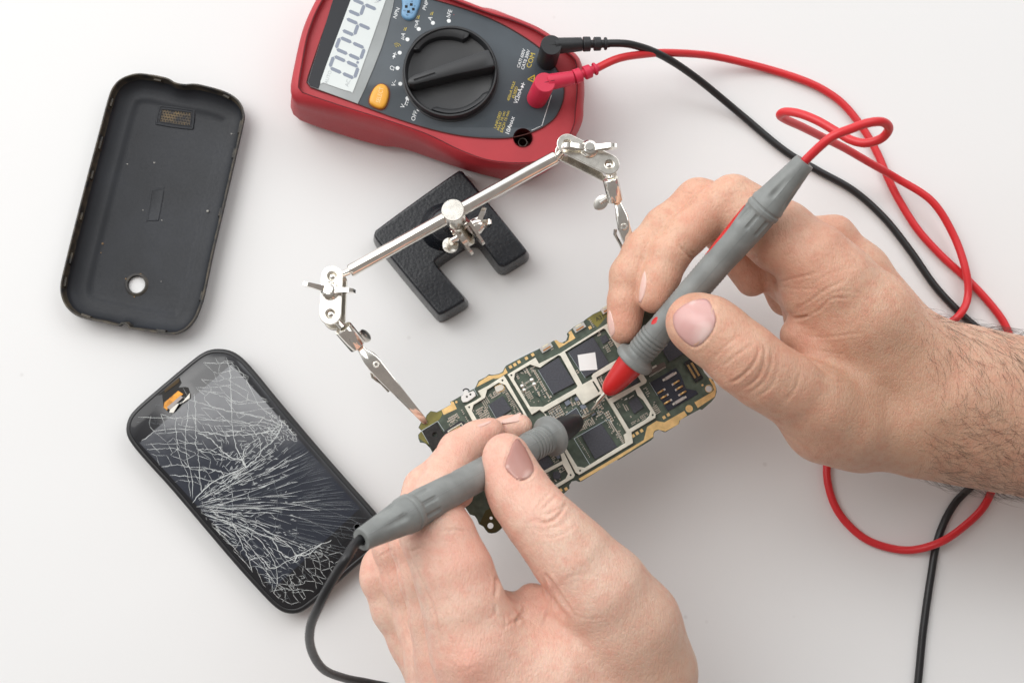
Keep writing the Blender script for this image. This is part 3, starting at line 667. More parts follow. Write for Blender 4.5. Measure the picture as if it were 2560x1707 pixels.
# ------------------------------------------------------------------ helping-hand stand
ZB = 48.0     # height of the circuit board's underside
def build_stand():
    T = thing('helping_hand_stand', P('Z4', 760, 560, 0), 'nickel soldering stand with cast iron foot, cross rod and two crocodile clips', 'stand')
    M_iron = mat('black_hammered_iron', (0.008, 0.0095, 0.013), .25, bump=(.75, .38, .25))
    # cast foot
    ft = [(420, 545), (440, 525), (640, 378), (825, 248), (845, 242), (862, 252), (1010, 432), (1160, 618), (1172, 640), (1160, 655), (1075, 708), (1055, 712), (1038, 700), (980, 622), (950, 585), (915, 572), (860, 585), (790, 630), (735, 668), (715, 690), (722, 715), (790, 795), (852, 865), (862, 882), (850, 895), (765, 945), (742, 950), (725, 938), (600, 790), (500, 668), (425, 575)]
    N = 220; b = resample(spline(PL('Z4', ft, 13), 4, True), N)
    def ins(d, z): return at_z(offset(b, d), z)
    V, F = rings([ins(-1.6, 0), ins(-1.9, .5), ins(-1.7, 3), ins(-.6, 11.6), ins(-.35, 12.5), ins(0, 12.9), ins(.5, 13.0), ins(1.0, 13.0)])
    F = F[:-1]; n = N; last = [len(V) - n + i for i in range(n)]
    F.append(tuple(last))
    base = mesh('cast_foot', V, F, M_iron, T, angle=50)
    bc = P('Z4', 770, 520, 13)
    MB().lathe(bc + [0, 0, -3], bc + [1.5, -1.5, 13], [(0, 12.0), (.19, 11.2), (.35, 9.4), (.8, 8.0), (.95, 7.4), (1, 6.4), (1, 2.6)], 40).build('post_socket', M_iron, T, angle=45)
    top = P('S2', 515, 610, 73); und = P('S2', 575, 800, 56)
    ax = (top - und) / np.linalg.norm(top - und)
    und = top - np.array([0, 0, 17]) + np.array([.4, -.6, 0])
    MB().tube([bc + [1.5, -1.5, 10], und + [0, 0, 2]], 2.6, 24).build('post', M_CHROME, T)
    # swivel joint: cap gripping the cross rod
    MB().lathe(und, top, [(0, 3.4), (.1, 4.3), (.35, 4.6), (.95, 4.75), (.985, 4.65), (1, 4.35), (1, .1)], 48).build('swivel_cap', M_CHROME_R, T, angle=30)
    ZR = 64
    a, c = P('Z4', 290, 740, ZR), P('Z4', 1328, 166, ZR)
    R = 2.72
    d = (c - a) / np.linalg.norm(c - a)
    MB().lathe(a, c, [(0, 1.6), (0, R - .45), (.004, R - .1), (.008, R), (.992, R), (.996, R - .1), (1, R - .45), (1, 1.6)], 48).build('cross_rod', M_CHROME, T, angle=40)
    # centre clamp plates and screws under the rod
    def strip(p0, p1, w, z0, z1, th, name):
        """flat bar standing on edge between two image points"""
        A, B_ = P('S2', *p0, z0), P('S2', *p1, z1); t = (B_ - A); t /= np.linalg.norm(t)
        s = np.cross(t, [0, 0, 1.0]); s /= np.linalg.norm(s); n_ = np.cross(s, t)
        V = []
        L = np.linalg.norm(B_ - A)
        prof = [(0, -w / 2), (L - w / 2, -w / 2)] + [(L - w / 2 + w / 2 * math.sin(q), -w / 2 * math.cos(q)) for q in np.linspace(.2, math.pi - .2, 7)] + [(L - w / 2, w / 2), (0, w / 2)]
        for sg in (-1, 1):
            V += [A + t * u + n_ * v + s * sg * th / 2 for u, v in prof]
        n = len(prof)
        F = [list(range(n))[::-1], list(range(n, 2 * n))] + [(i, (i + 1) % n, n + (i + 1) % n, n + i) for i in range(n)]
        return mesh(name, V, F, M_CHROME_R, T, angle=30)
    strip((760, 780), (1055, 1220), 7, 56, 48, 1.3, 'clamp_plate')
    strip((520, 960), (850, 1395), 7, 54, 46, 1.3, 'clamp_plate')
    p0, p1 = P('S2', 500, 1010, 50), P('S2', 1000, 760, 52)
    MB().tube([p0, p1], 1.4, 16).build('clamp_bolt', M_CHROME, T)
    def disc(r, c, rad, th, nrm, name, parent=T, m=M_CHROME_R, squash=1.0, grooves=True):
        c = np.array(c); nrm = np.array(nrm, float); nrm /= np.linalg.norm(nrm)
        return MB().lathe(c - nrm * th / 2, c + nrm * th / 2, [(0, rad * .8), (.12, rad), (.88, rad), (1, rad * .8), (1, .05)], 36, rf=lambda f, a: 1 if squash == 1 else 1 - (1 - squash) * abs(math.sin(a))).build(name, m, parent, angle=40)
    rod2 = (p1 - p0) / np.linalg.norm(p1 - p0); ct = P('S2', 745, 1060, 51)
    disc(0, ct, 4.8, 3.2, rod2 + [0, 0, .35], 'clamp_ball')
    disc(0, P('S2', 470, 1235, 48), 3.4, 1.7, (.15, .35, 1.0), 'thumb_screw')
    MB().tube([P('S2', 500, 1150, 49), P('S2', 620, 1090, 50)], 1.3, 14).build('thumb_screw_shank', M_CHROME, T)
    def wing(o, e, w0, w1, th, lift, mb):
        """one flared wing from point o outwards to e"""
        o, e = np.array(o, float), np.array(e, float); t = e - o; L = np.linalg.norm(t); t /= L
        s = np.cross(t, [0, 0, 1.0]); s /= np.linalg.norm(s); n_ = np.cross(s, t); V = []; K = 7
        for i in range(K):
            u = i / (K - 1); w_ = w0 + (w1 - w0) * min(1, u * 1.4); w_ *= (1 if i < K - 1 else .72)
            tt = th * (1.25 - .5 * u)
            c_ = o + t * L * u + n_ * lift * math.sin(u * math.pi) * .3
            V += [c_ + n_ * w_ / 2 + s * tt / 2, c_ + n_ * w_ / 2 - s * tt / 2, c_ - n_ * w_ / 2 - s * tt / 2, c_ - n_ * w_ / 2 + s * tt / 2]
        F = [(0, 1, 2, 3), tuple((K - 1) * 4 + q for q in (3, 2, 1, 0))]
        for i in range(K - 1):
            for k in range(4): F.append((i * 4 + k, i * 4 + (k + 1) % 4, i * 4 + 4 + (k + 1) % 4, i * 4 + 4 + k))
        mb.add(V, F)
    mb = MB(); h = P('S2', 960, 890, 52); mb.lathe(h - rod2 * 1.5, h + rod2 * 2.2, [(0, 3.4), (.4, 3.4), (1, 2.2), (1, .1)], 28)
    wing(h + rod2 * 1.5, P('S2', 1200, 840, 52), 2.5, 6.5, 2.4, 0, mb); wing(h, P('S2', 1080, 560, 54), 2.5, 3.0, 2.2, 0, mb); mb.build('wing_nut', M_CHROME, T, angle=35)
    # end joints
    def joint(r, c1, c2, hub, w1, w2, rodend, z, rad, cyl, scr, clip, holes=True, low=(0, 0)):
        A, B_ = P(r, *c1, z), P(r, *c2, z)
        def obround(A, B_, R_, n=16):
            t = B_[:2] - A[:2]; a = math.atan2(t[1], t[0])
            return [B_[:2] + R_ * np.array([math.cos(a + q), math.sin(a + q)]) for q in np.linspace(-math.pi / 2, math.pi / 2, n)] + [A[:2] + R_ * np.array([math.cos(a + q), math.sin(a + q)]) for q in np.linspace(math.pi / 2, 1.5 * math.pi, n)]
        def circ(c, q, n=24): return [np.array(c[:2]) + q * np.array([math.cos(a), math.sin(a)]) for a in np.linspace(0, 2 * math.pi, n, endpoint=False)]
        hs = [circ(A, rad * .44), circ(B_, rad * .44)]
        up = plate('joint_plate', obround(A, B_, rad), hs, z - 1.4, z, M_CHROME_R, T, bevel=.25)
        off = np.array([low[0], low[1], 0.0]); A2, B2 = A + off, B_ + off
        plate('joint_plate', obround(A2, B2, rad), [circ(A2, rad * .44), circ(B2, rad * .44)], z - 8.6, z - 7.2, M_CHROME_R, T, bevel=.25)
        for q in (A, B_):
            MB().lathe(q + [0, 0, -7.3], q + [0, 0, -.6], [(.0, .3), (.08, 1.7), (.25, 2.7), (.5, 3.1), (.75, 2.7), (.92, 1.7), (1, .3)], 28).build('joint_ball', M_CHROME, T)
        H = P(r, *hub, z)
        MB().lathe(H + [0, 0, -9.5], H + [0, 0, 3.9], [(0, 1.5), (1, 1.5), (1, .1)], 20).build('joint_bolt', M_CHROME, T)
        mb = MB(); mb.lathe(H + [0, 0, 0.02], H + [0, 0, 3.2], [(0, 3.6), (.25, 3.7), (.6, 2.9), (.95, 2.7), (1, 2.3), (1, 1.6), (.7, 1.55)], 32)
        e1, e2 = P(r, *w1, z + 4.2), P(r, *w2, z + 4.2); d1 = (e1 - H) / np.linalg.norm(e1 - H); d2 = (e2 - H) / np.linalg.norm(e2 - H)
        wing(H + d1 * 2.4 + [0, 0, 1.5], e1, 1.9, 4.6, 1.9, 1, mb); wing(H + d2 * 2.4 + [0, 0, 1.5], e2, 1.9, 4.6, 1.9, 1, mb)
        mb.build('wing_nut', M_CHROME, T, angle=32)
        MB().tube([rodend, (A if np.linalg.norm(A - rodend) < np.linalg.norm(B_ - rodend) else B_) + [0, 0, -4]], 1.5, 16).build('rod_stub', M_CHROME, T)
        # clip holder barrel
        c0, c1_ = P(r, *cyl[0], z - 4), P(r, *cyl[1], z - 9); far = B_ + [0, 0, -4]
        MB().tube([far, c0], 1.4, 14).build('barrel_stub', M_CHROME, T)
        MB().lathe(c0, c1_, [(0, 1.5), (0, cyl[2] - .2), (.03, cyl[2]), (.97, cyl[2]), (1, cyl[2] - .15), (1, cyl[2] * .72), (.7, cyl[2] * .7), (.7, .05)], 40).build('clip_barrel', M_CHROME, T, angle=35)
        s_ = P(r, *scr[0], z - 12); nr = np.array(scr[3], float)
        MB().lathe(s_ - nr * .8, s_ + nr * .8, [(0, scr[1] * .85), (.15, scr[1]), (.85, scr[1]), (1, scr[1] * .85), (1, .05)], 32, rf=lambda f, a: 1 - (1 - scr[2]) * abs(math.sin(a))).build('thumb_screw', M_CHROME_R, T, angle=35)
        MB().tube([s_, (c0 * .35 + c1_ * .65)], 1.1, 12).build('thumb_screw_shank', M_CHROME, T)
        # crocodile clip: two pressed jaws
        pts = [P(r, x, y, zz) for x, y, zz, wd in clip]; wd = [q[3] for q in clip]
        def jaw(dz, side, k, name, thick=.55):
            V = []; K = 9; n = len(pts); dirs = []
            for i in range(n):
                t = pts[min(i + 1, n - 1)] - pts[max(i - 1, 0)]; t /= np.linalg.norm(t); s = np.cross(t, [0, 0, 1.0]); s /= np.linalg.norm(s); u = np.cross(s, t)
                for j in range(K):
                    a = math.pi * (j / (K - 1)); V.append(pts[i] + s * math.cos(a) * wd[i] * k + u * side * math.sin(a) ** .28 * wd[i] * .5 * k + u * dz[i])
            for i in range(n):
                t = pts[min(i + 1, n - 1)] - pts[max(i - 1, 0)]; t /= np.linalg.norm(t); s = np.cross(t, [0, 0, 1.0]); s /= np.linalg.norm(s); u = np.cross(s, t)
                for j in range(K):
                    a = math.pi * (j / (K - 1)); kk = k * (1 - thick / max(wd[i], .8) * .5); V.append(pts[i] + s * math.cos(a) * wd[i] * kk + u * side * (math.sin(a) ** .28 * wd[i] * .5 * kk - .05) + u * dz[i])
            F = []; O = n * K
            for i in range(n - 1):
                for j in range(K - 1):
                    q = i * K + j; F += [(q, q + 1, q + K + 1, q + K), (O + q, O + q + K, O + q + K + 1, O + q + 1)]
                q = i * K; F += [(q, q + K, O + q + K, O + q), (q + K - 1, O + q + K - 1, O + q + 2 * K - 1, q + 2 * K - 1)]
            for j in range(K - 1):
                F += [(j, O + j, O + j + 1, j + 1), ((n - 1) * K + j, (n - 1) * K + j + 1, O + (n - 1) * K + j + 1, O + (n - 1) * K + j)]
            return mesh(name, V, F, M_CHROME, T, angle=60)
        n = len(pts)
        J = jaw([0] * n, 1, 1.0, 'clip_jaw'); jaw([-1.5 * math.sin(math.pi * min(1, i / (n - 1)) * .95) - .3 for i in range(n)], -1, .92, 'clip_jaw')
        return J, pts
    z = 68
    J, pts = joint('S1', (320, 180), (305, 515), (303, 312), (62, 248), (520, 312), a, z, 4.42, ((418, 640), (548, 800), 3.85), ((612, 712), 4.6, .62, (.80, .45, .35)),
          [(560, 800, 59, 1.4), (605, 860, 59, 1.9), (650, 905, 58.7, 2.9), (700, 965, 58.2, 3.2), (780, 1060, 57.2, 2.9), (900, 1195, 55.4, 2.35), (1020, 1330, 53.4, 1.8), (1110, 1430, 51.4, 1.45), (1148, 1474, ZB + 2.2, 1.25), (1163, 1490, ZB + 1.9, .6)], low=(.9, -1.2))
    h = P('S1', 716, 966, 60); MB().lathe(h + [0, 0, -2], h + [0, 0, .45], [(0, 1.3), (.85, 1.45), (1, 1.2), (1, .7), (.5, .6)], 20).build('clip_rivet', M_CHROME_R, T)
    MB().tube([P('S1', *q, zz) for q, zz in (((672, 1035), 55), ((682, 1075), 54), ((720, 1105), 53.5), ((760, 1130), 53), ((830, 1205), 52))], .75, 8).build('clip_spring', M_CHROME, T)
    J, pts = joint('S3', (275, 235), (775, 480), (540, 300), (222, 262), (868, 268), c, z, 4.25, ((790, 650), (850, 915), 3.35), ((680, 935), 3.8, .72, (-.35, -.30, .85)),
          [(862, 905, 59, 1.45), (895, 990, 59, 1.8), (925, 1100, 58.5, 2.6), (945, 1210, 57.8, 2.7), (1000, 1370, 56.8, 2.4), (1090, 1600, 54.8, 2.0), (1180, 1830, 52.5, 1.6), (1240, 1985, ZB + 3.2, 1.3), (1252, 2015, ZB + 2.6, .7)], low=(-.5, -1.3))
    h = P('S3', 950, 1220, 59.6); MB().lathe(h + [0, 0, -2], h + [0, 0, .3], [(0, 1.3), (.85, 1.45), (1, 1.2), (1, .7), (.5, .6)], 20).build('clip_rivet', M_CHROME_R, T)
    MB().tube([P('S3', *q, zz) for q, zz in (((850, 1250), 55), ((845, 1310), 54), ((875, 1370), 53.5), ((905, 1420), 53), ((960, 1540), 52))], .75, 8).build('clip_spring', M_CHROME, T)
build_stand()
# ------------------------------------------------------------------ test leads: plug > cable > probe
RA, RB = P('S', 1477, 1026, ZB + 3.2), P('S', 2012, 404, 108.0)
LEN = float(np.linalg.norm(RB - RA))
BA = P('S', 1487, 1029, ZB + 3.0)
def _black_end():
    lo, hi = 60.0, 200.0
    for _ in range(40):
        z = (lo + hi) / 2
        if np.linalg.norm(P('S', 903, 1349, z) - BA) < LEN: lo = z
        else: hi = z
    return P('S', 903, 1349, lo)
BB = _black_end()
PROBE_F = lambda f: f
def build_probe(T, A, B, nose, red):
    up = np.array([0, 0, 1.0])
    MB().lathe(A, B, [(0, .12), (.004, .45), (.03, .62), (.034, .9), (.10, .95)], 20).build('probe_needle', M_CHROME_R, T, angle=40)
    MB().lathe(A, B, [(.074, .8), (.076, 1.7), (.082, 2.7), (.095, 3.6), (.115, 4.3), (.15, 5.0), (.19, 5.6), (.205, 5.8), (.205, 1)], 40).build('probe_nose', nose, T, angle=60)
    pr = []
    fl = [(.2055, 5.2), (.206, 7.4), (.2085, 8.0), (.212, 8.3), (.224, 8.35), (.229, 8.1), (.233, 7.4), (.236, 6.4), (.241, 5.75), (.247, 5.6)]
    rb = []
    f = .25
    for k in range(5):
        rb += [(f, 5.75), (f + .0035, 5.95 + .05 * k), (f + .011, 5.95 + .05 * k), (f + .0125, 5.65)]; f += .0145
    bd = [(.325, 5.75), (.36, 5.62), (.45, 5.62), (.53, 5.75), (.60, 5.95), (.66, 6.15), (.72, 6.45), (.745, 6.6)]
    bd += [(.75 + .005 * i, 6.62) for i in range(0, 12)]
    rg = [(.808, 6.7), (.812, 7.05), (.822, 7.1), (.826, 6.75), (.830, 6.75), (.833, 7.0), (.842, 6.95)]
    cn = [(.842 + .0075 * i, 6.75 - 2.6 * (i / 20) ** .9) for i in range(1, 21)]
    en = [(1.0, 3.9), (1.0, 2.1), (.95, 2.05), (.95, .05)]
    def rf(f, a):
        k = 1.0
        if .748 < f < .808: k -= .085 * max(0, math.cos(a * 9)) ** .5 * min(1, (f - .748) / .008) * min(1, (.806 - f) / .006) if math.cos(a * 9) > 0 else 0
        if .862 < f < .955:
            c = math.cos(a * 5 + .6)
            if c > .35: k -= .16 * ((c - .35) / .65) ** .7 * min(1, (f - .862) / .012) * max(0, (.955 - f) / .093)
        # grip bumps along both flanks
        if .36 < f < .62:
            s = abs(math.sin(a))
            if s > .93: k += .035 * (1 if (int(f * 260) % 3) else 0)
        return k
    body = fl + rb + bd[:2] + [(.36 + .004 * i, 5.62 + .0035 * max(0, i - 20)) for i in range(1, 66)] + bd[5:] + rg + cn + en
    body = sorted([q for q in body[:-4]], key=lambda q: q[0]) + body[-4:]
    Bd = MB().lathe(A, B, body, 72, rf=rf).build('probe_grip', M_GREYRUB, T, angle=28)
    # mould seam
    ax = (B - A) / LEN; s = np.cross(ax, up); s /= np.linalg.norm(s); n = np.cross(s, ax)
    rr = lambda f: float(np.interp(f, [q[0] for q in body[:-4]], [q[1] for q in body[:-4]]))
    th = .12 if red else .05
    sm = []
    for i in range(140):
        f = .206 + (.99 - .206) * i / 139; r_ = rr(f) + .02; sm.append(A + (B - A) * f + (n * math.cos(th) * r_ + s * math.sin(th) * r_))
    MB().tube(sm, .07, 4).build('mould_seam', mat('seam_grey', (.17, .18, .18) if red else (.30, .31, .31), .6), Bd)
    return n, s, rr

def lens_patch(A, B, f0, f1, th0, wid, rr, n, s, lift, name, m, parent):
    V = []; F = []; K, L = 28, 9
    for i in range(K):
        u = i / (K - 1); f = f0 + (f1 - f0) * u; w_ = wid * math.sin(math.pi * min(1, max(0, u))) ** .75
        for j in range(L):
            v = j / (L - 1) - .5; a = th0 + w_ * v; r_ = rr(f) + lift * (1 - (2 * v) ** 4) * (1 if 0 < i < K - 1 else 0) - .05
            V.append(A + (B - A) * f + (n * math.cos(a) + s * math.sin(a)) * r_)
    for i in range(K - 1):
        for j in range(L - 1): q = i * L + j; F.append((q, q + 1, q + L + 1, q + L))
    return mesh(name, V, F, m, parent, fix=True)

def cable(r, zs_pts, rad, mat_, T, name='cable', extra_start=None, extra_end=None):
    pts = [P(q[0], q[1], q[2], q[3]) for q in zs_pts]
    if extra_start is not None: pts = [np.array(p) for p in extra_start] + pts
    if extra_end is not None: pts += [np.array(p) for p in extra_end]
    sp = spline(pts, 12)
    return MB().tube(sp, rad, 20).build(name, mat_, T, angle=80)

def plug(T, m, c_top, zt, c_bot, zb, r_head, arm, m_cab):
    a, b = P('T7', *c_bot, zb), P('T7', *c_top, zt)
    K = MB().lathe(a, b, [(0, r_head * .98), (.3, r_head), (.97, r_head), (.99, r_head - .12), (1, r_head - .3), (1, .05)], 48); K.build('plug_head', m, T, angle=40)
    s0, s1 = P('T7', *arm[0], zt - 3.4), P('T7', *arm[1], zt - 4.2)
    MB().lathe(s0, s1, [(0, arm[2] * .8), (0, arm[2]), (.97, arm[3]), (1, arm[3] - .15), (1, .1)], 32).build('plug_arm', m, T, angle=40)
    e = P('T7', *arm[4], zt - 5.0); d = e - s1; mb = MB()
    prof = [(0, 1.8)]; f = .045
    for k, wf in enumerate((.26, .25, .09)):
        R_ = arm[3] * (1.08 - .07 * k); prof += [(f, 1.8), (f, R_ - .2), (f + .02, R_), (f + wf - .02, R_ * .98), (f + wf, R_ * .98 - .2), (f + wf, 1.8)]; f += wf + .13
    def rf(fr, an): return 1
    mb.lathe(s1, s1 + d, prof + [(1, 1.7)], 32); mb.build('strain_relief', m, T, angle=30)
    ln = P('T7', *c_top, zt); dd = s1 - s0; dd[2] = 0; dd /= np.linalg.norm(dd)
    MB().tube([ln + dd * (-r_head * .93) + [0, 0, .0], ln + dd * (r_head * .93)], .09, 4).build('plug_seam', M_BLACKRUB, T)
    return e

def build_leads():
    T = thing('test_lead', P('T7', 640, 1100, 33), 'red test lead with grey probe held by the right hand, plugged into meter', 'test lead')
    e = plug(T, M_REDRUB, (540, 955), 50, (405, 1225), 31.5, 4.55, ((580, 960), (1000, 880), 3.6, 3.0, (1415, 715)), M_REDCAB)
    n, s, rr = build_probe(T, RA, RB, M_REDPL, True)
    lens_patch(RA, RB, .60, .80, -1.45, 1.0, rr, n, s, .25, 'red_inlay', M_REDPL, T); lens_patch(RA, RB, .345, .375, -.80, .55, rr, n, s, .15, 'red_inlay', M_REDPL, T)
    D = 'D'
    pts = [(D, 1420, 135, 42), (D, 1480, 125, 34), (D, 1540, 122, 24), (D, 1640, 130, 10), (D, 1760, 158, 2.2), (D, 1850, 187, 1.9), (D, 1905, 215, 1.9), (D, 1945, 248, 1.9), (D, 1985, 300, 1.9), (D, 2015, 352, 1.9), (D, 2040, 410, 1.9), (D, 2068, 465, 1.9), (D, 2110, 530, 1.9), (D, 2165, 590, 1.9), (D, 2220, 640, 1.9), (D, 2272, 695, 1.9), (D, 2308, 745, 1.9), (D, 2325, 800, 1.9), (D, 2330, 900, 1.9), (D, 2310, 1040, 1.9), (D, 2283, 1115, 1.9), (D, 2258, 1165, 1.9), (D, 2218, 1205, 4.2), (D, 2165, 1242, 7.0), (D, 2100, 1262, 4), (D, 2040, 1257, 1.9), (D, 1980, 1232, 1.9), (D, 1930, 1182, 1.9), (D, 1905, 1125, 1.9), (D, 1900, 1065, 1.9), (D, 1920, 1000, 1.9), (D, 1990, 900, 1.9), (D, 2090, 800, 1.9), (D, 2165, 752, 3.5), (D, 2205, 722, 6.2), (D, 2223, 680, 5), (D, 2218, 620, 6), (D, 2190, 540, 6), (D, 2140, 462, 8), (D, 2060, 410, 10), ('S', 2174, 407, 20), ('S', 2112, 371, 32), ('S', 2056, 343, 46), ('S', 2006, 318, 60), ('S', 1964, 299, 72), ('S', 1950, 288, 78), ('S', 1964, 280, 83), ('S', 2000, 285, 88), ('S', 2045, 303, 92), ('S', 2090, 329, 95), ('S', 2129, 351, 98), ('S', 2166, 358, 101), ('S', 2204, 346, 105), ('S', 2222, 322, 110), ('S', 2208, 306, 115), ('S', 2174, 307, 118), ('S', 2129, 322, 118), ('S', 2076, 345, 116)]
    ax = (RB - RA) / LEN
    cable(None, [], 1.75, M_REDCAB, T, extra_start=[e - (P('T7', 1415, 715, 45) - P('T7', 1370, 735, 45))] + [P(*q) for q in pts] + [RB + ax * 1.5, RB - ax * 5])
    T2 = thing('test_lead', P('T7', 700, 600, 33), 'black test lead with grey probe held by the left hand, plugged into meter', 'test lead')
    e = plug(T2, M_BLACKRUB, (645, 345), 50, (572, 600), 31.5, 4.6, ((700, 365), (1140, 335), 3.6, 3.0, (1590, 325)), M_BLACKCAB)
    build_probe(T2, BA, BB, M_BLACKRUB, False)
    for o in (T, T2): o['group'] = 'test leads of the multimeter'
    pts = [(D, 1450, 103, 40), (D, 1520, 128, 28), (D, 1600, 180, 14), (D, 1700, 262, 3), (D, 1800, 345, 1.8), (D, 1875, 390, 1.8), (D, 1960, 438, 1.8), (D, 2030, 500, 1.8), (D, 2090, 575, 1.8), (D, 2150, 660, 1.8), (D, 2215, 728, 1.8), (D, 2275, 780, 1.8), (D, 2330, 850, 1.8), (D, 2340, 950, 1.8), (D, 2300, 1045, 1.8), (D, 2240, 1108, 1.8), (D, 2190, 1160, 1.8), (D, 2155, 1235, 1.8), (D, 2137, 1330, 1.8), (D, 2120, 1450, 1.8), (D, 2108, 1570, 1.8), (D, 2095, 1660, 1.8), (D, 2000, 1760, 1.8), (D, 1700, 1800, 1.8), (D, 1300, 1760, 1.8), (D, 1050, 1640, 6), (D, 920, 1585, 18), (D, 850, 1568, 34), (D, 790, 1556, 52), (D, 742, 1535, 74), (D, 715, 1490, 98), (D, 713, 1440, 118), (D, 735, 1385, 133), (D, 765, 1330, 141), (D, 795, 1282, 146)]
    ax = (BB - BA) / LEN
    cable(None, [], 1.7, M_BLACKCAB, T2, extra_start=[e - (P('T7', 1590, 325, 45) - P('T7', 1530, 320, 45))] + [P(*q) for q in pts] + [BB + ax * 2.0, BB - ax * 5])
build_leads()
print('PROBE', LEN, RB, BB)
# ------------------------------------------------------------------ circuit board of the phone
ZT = ZB + 1.0
def build_board():
    T = thing('circuit_board', P('R1', 1050, 850, ZB), 'green phone circuit board with silver shield frames held up by the clips', 'circuit board')
    rnd = random.Random(5)
    M_pcb = mat('green_solder_mask', (0.070, 0.092, 0.068), .34, bump=(.9, .12, .05), vary=(.35, .30))
    M_olive = mat('bare_olive_laminate', (0.19, 0.17, 0.035), .42, vary=(.25, .25))
    M_frame = mat('shield_tin', (0.80, 0.77, 0.66), .36, .45, bump=(.5, .15, .1), vary=(.2, .10))
    M_chip = mat('matte_chip', (0.050, 0.052, 0.064), .5, bump=(4, .3, .04), vary=(1.5, .18))
    M_silk = mat('white_silkscreen', (.62, .70, .74), .6)
    M_trace = mat('buried_trace', (0.022, 0.050, 0.040), .35)
    M_white = mat('white_paper_sticker', (.82, .82, .80), .6, bump=(2, .1, .03))
    M_tin = mat('solder_tin', (.72, .70, .64), .32, .85); M_tan = mat('capacitor_ceramic', (.36, .26, .17), .5, vary=(2, .35, (.46, .38, .29)))
    M_darkc = mat('resistor_black', (.03, .032, .035), .5); M_ind = mat('grey_inductor', (.16, .18, .22), .5, bump=(3, .3, .05))
    R = lambda x, y, z=ZT: P('R1', x, y, z)
    def S4(p): return [(x / 2, y / 2 + 209.1) for x, y in p]
    def S5(p): return [(993.2 + x * .53342, 522.8 + y * .53342) for x, y in p]
    def S6(p): return [(731.9 + x * .53342, y * .53342) for x, y in p]
    RL = lambda pts, z=ZT: [R(x, y, z) for x, y in pts]
    def circ(x, y, r, n=20, z=ZT):
        c = R(x, y, z)[:2]; k = r / 2.61375 * pxmm(z); return [c + k * np.array([math.cos(a), math.sin(a)]) for a in np.linspace(0, 2 * math.pi, n, endpoint=False)]
    ANGB = None
    a_, b_ = R(1206, 1125), R(1476, 960); U = (b_ - a_)[:2]; U /= np.linalg.norm(U); W_ = np.array([-U[1], U[0]]); ANGB = math.atan2(U[1], U[0])
    outer = [(120, 930), (118, 905), (140, 880), (120, 858), (140, 820), (165, 800), (175, 775), (200, 750), (240, 757), (270, 742), (332, 708), (328, 690), (345, 682), (400, 650), (420, 640), (490, 600), (500, 580), (512, 552), (560, 528), (582, 510), (600, 514), (620, 512), (650, 505), (672, 492), (682, 470), (692, 455), (720, 440), (790, 402), (905, 345), (960, 318), (1005, 290), (1020, 288), (1032, 300), (1060, 304), (1085, 290), (1095, 262), (1090, 245), (1105, 228), (1130, 205), (1198, 165), (1215, 150), (1262, 118), (1330, 85), (1360, 75), (1450, 25), (1560, -35), (1630, -72), (1655, -70), (1740, 70), (1900, 330), (1990, 500), (2020, 535), (2045, 545), (2068, 600), (2070, 625), (2060, 660), (2035, 690), (1975, 742), (1960, 738), (1832, 808), (1822, 835), (1740, 886), (1722, 886), (1695, 872), (1668, 882), (1657, 900), (1657, 925), (1640, 942), (1428, 1070), (1412, 1068), (1190, 1208), (1172, 1213), (1150, 1204), (1122, 1210), (1106, 1235), (1108, 1256), (1070, 1290), (1000, 1330), (900, 1385), (800, 1440), (690, 1508), (668, 1512), (650, 1530), (628, 1545), (598, 1550), (575, 1545), (560, 1528), (545, 1505), (515, 1488), (505, 1460), (488, 1435), (455, 1425), (420, 1370), (330, 1215), (240, 1062), (205, 1010), (190, 975), (160, 960), (130, 955)]
    holes = [circ(2018, 605, 21), circ(595, 1449, 10), circ(591, 1499, 19)]
    O = PL('R1', outer, ZT)
    plate('board_laminate', O, holes, ZB, ZT, M_pcb, T, bevel=.12)
    # bare olive laminate zones
    def film(name, polys, m, z0, z1, hs=None, parent=T):
        V = MB()
        for p in polys: V.quad([q for q in PL('R1', p, z1)], z0, z1)
        return V.build(name, m, parent, smooth=False)
    e = .03
    plate('bare_laminate', PL('R1', [(124, 928), (122, 905), (146, 880), (126, 858), (143, 824), (168, 802), (180, 778), (202, 754), (240, 761), (268, 748), (278, 770), (262, 800), (240, 822), (145, 880), (205, 1000), (192, 972), (160, 955)], ZT), [], ZT, ZT + e, M_olive, T)
    plate('bare_laminate', PL('R1', [(1218, 152), (1263, 122), (1332, 90), (1420, 45), (1440, 80), (1345, 140), (1290, 205), (1250, 170)], ZT), [], ZT, ZT + e, M_olive, T)
    plate('bare_laminate', PL('R1', [(692, 1500), (668, 1506), (646, 1526), (626, 1540), (600, 1545), (578, 1540), (548, 1502), (520, 1485), (560, 1400), (600, 1380)], ZT), [circ(595, 1449, 10.5), circ(591, 1499, 19.5)], ZT, ZT + e, mat('dark_olive_laminate', (.06, .05, .012), .45), T)
    # gold pads
    G = [[(270, 745), (330, 711), (334, 688), (350, 690), (371, 736), (286, 776)],
         [(500, 594), (517, 560), (580, 520), (600, 520), (645, 512), (674, 500), (688, 468), (704, 500), (650, 535), (625, 540), (610, 538)],
         [(1007, 290), (1025, 287), (1042, 303), (1072, 310), (1100, 288), (1108, 255), (1100, 238), (1118, 225), (1146, 275), (1040, 340)]]
    G.append(S5([(325, 1255), (600, 1095), (1125, 780), (1165, 620), (1280, 548), (1375, 565), (1620, 425), (1655, 480), (1560, 545), (1550, 590), (1390, 675), (1355, 668), (1300, 652), (1258, 668), (1240, 705), (1242, 740), (800, 1020), (350, 1285)]))
    G.append(S5([(1745, 320), (1960, 195), (1985, 165), (1965, 110), (1920, 35), (1935, 20), (1995, 90), (2012, 165), (1996, 250), (1785, 390)]))
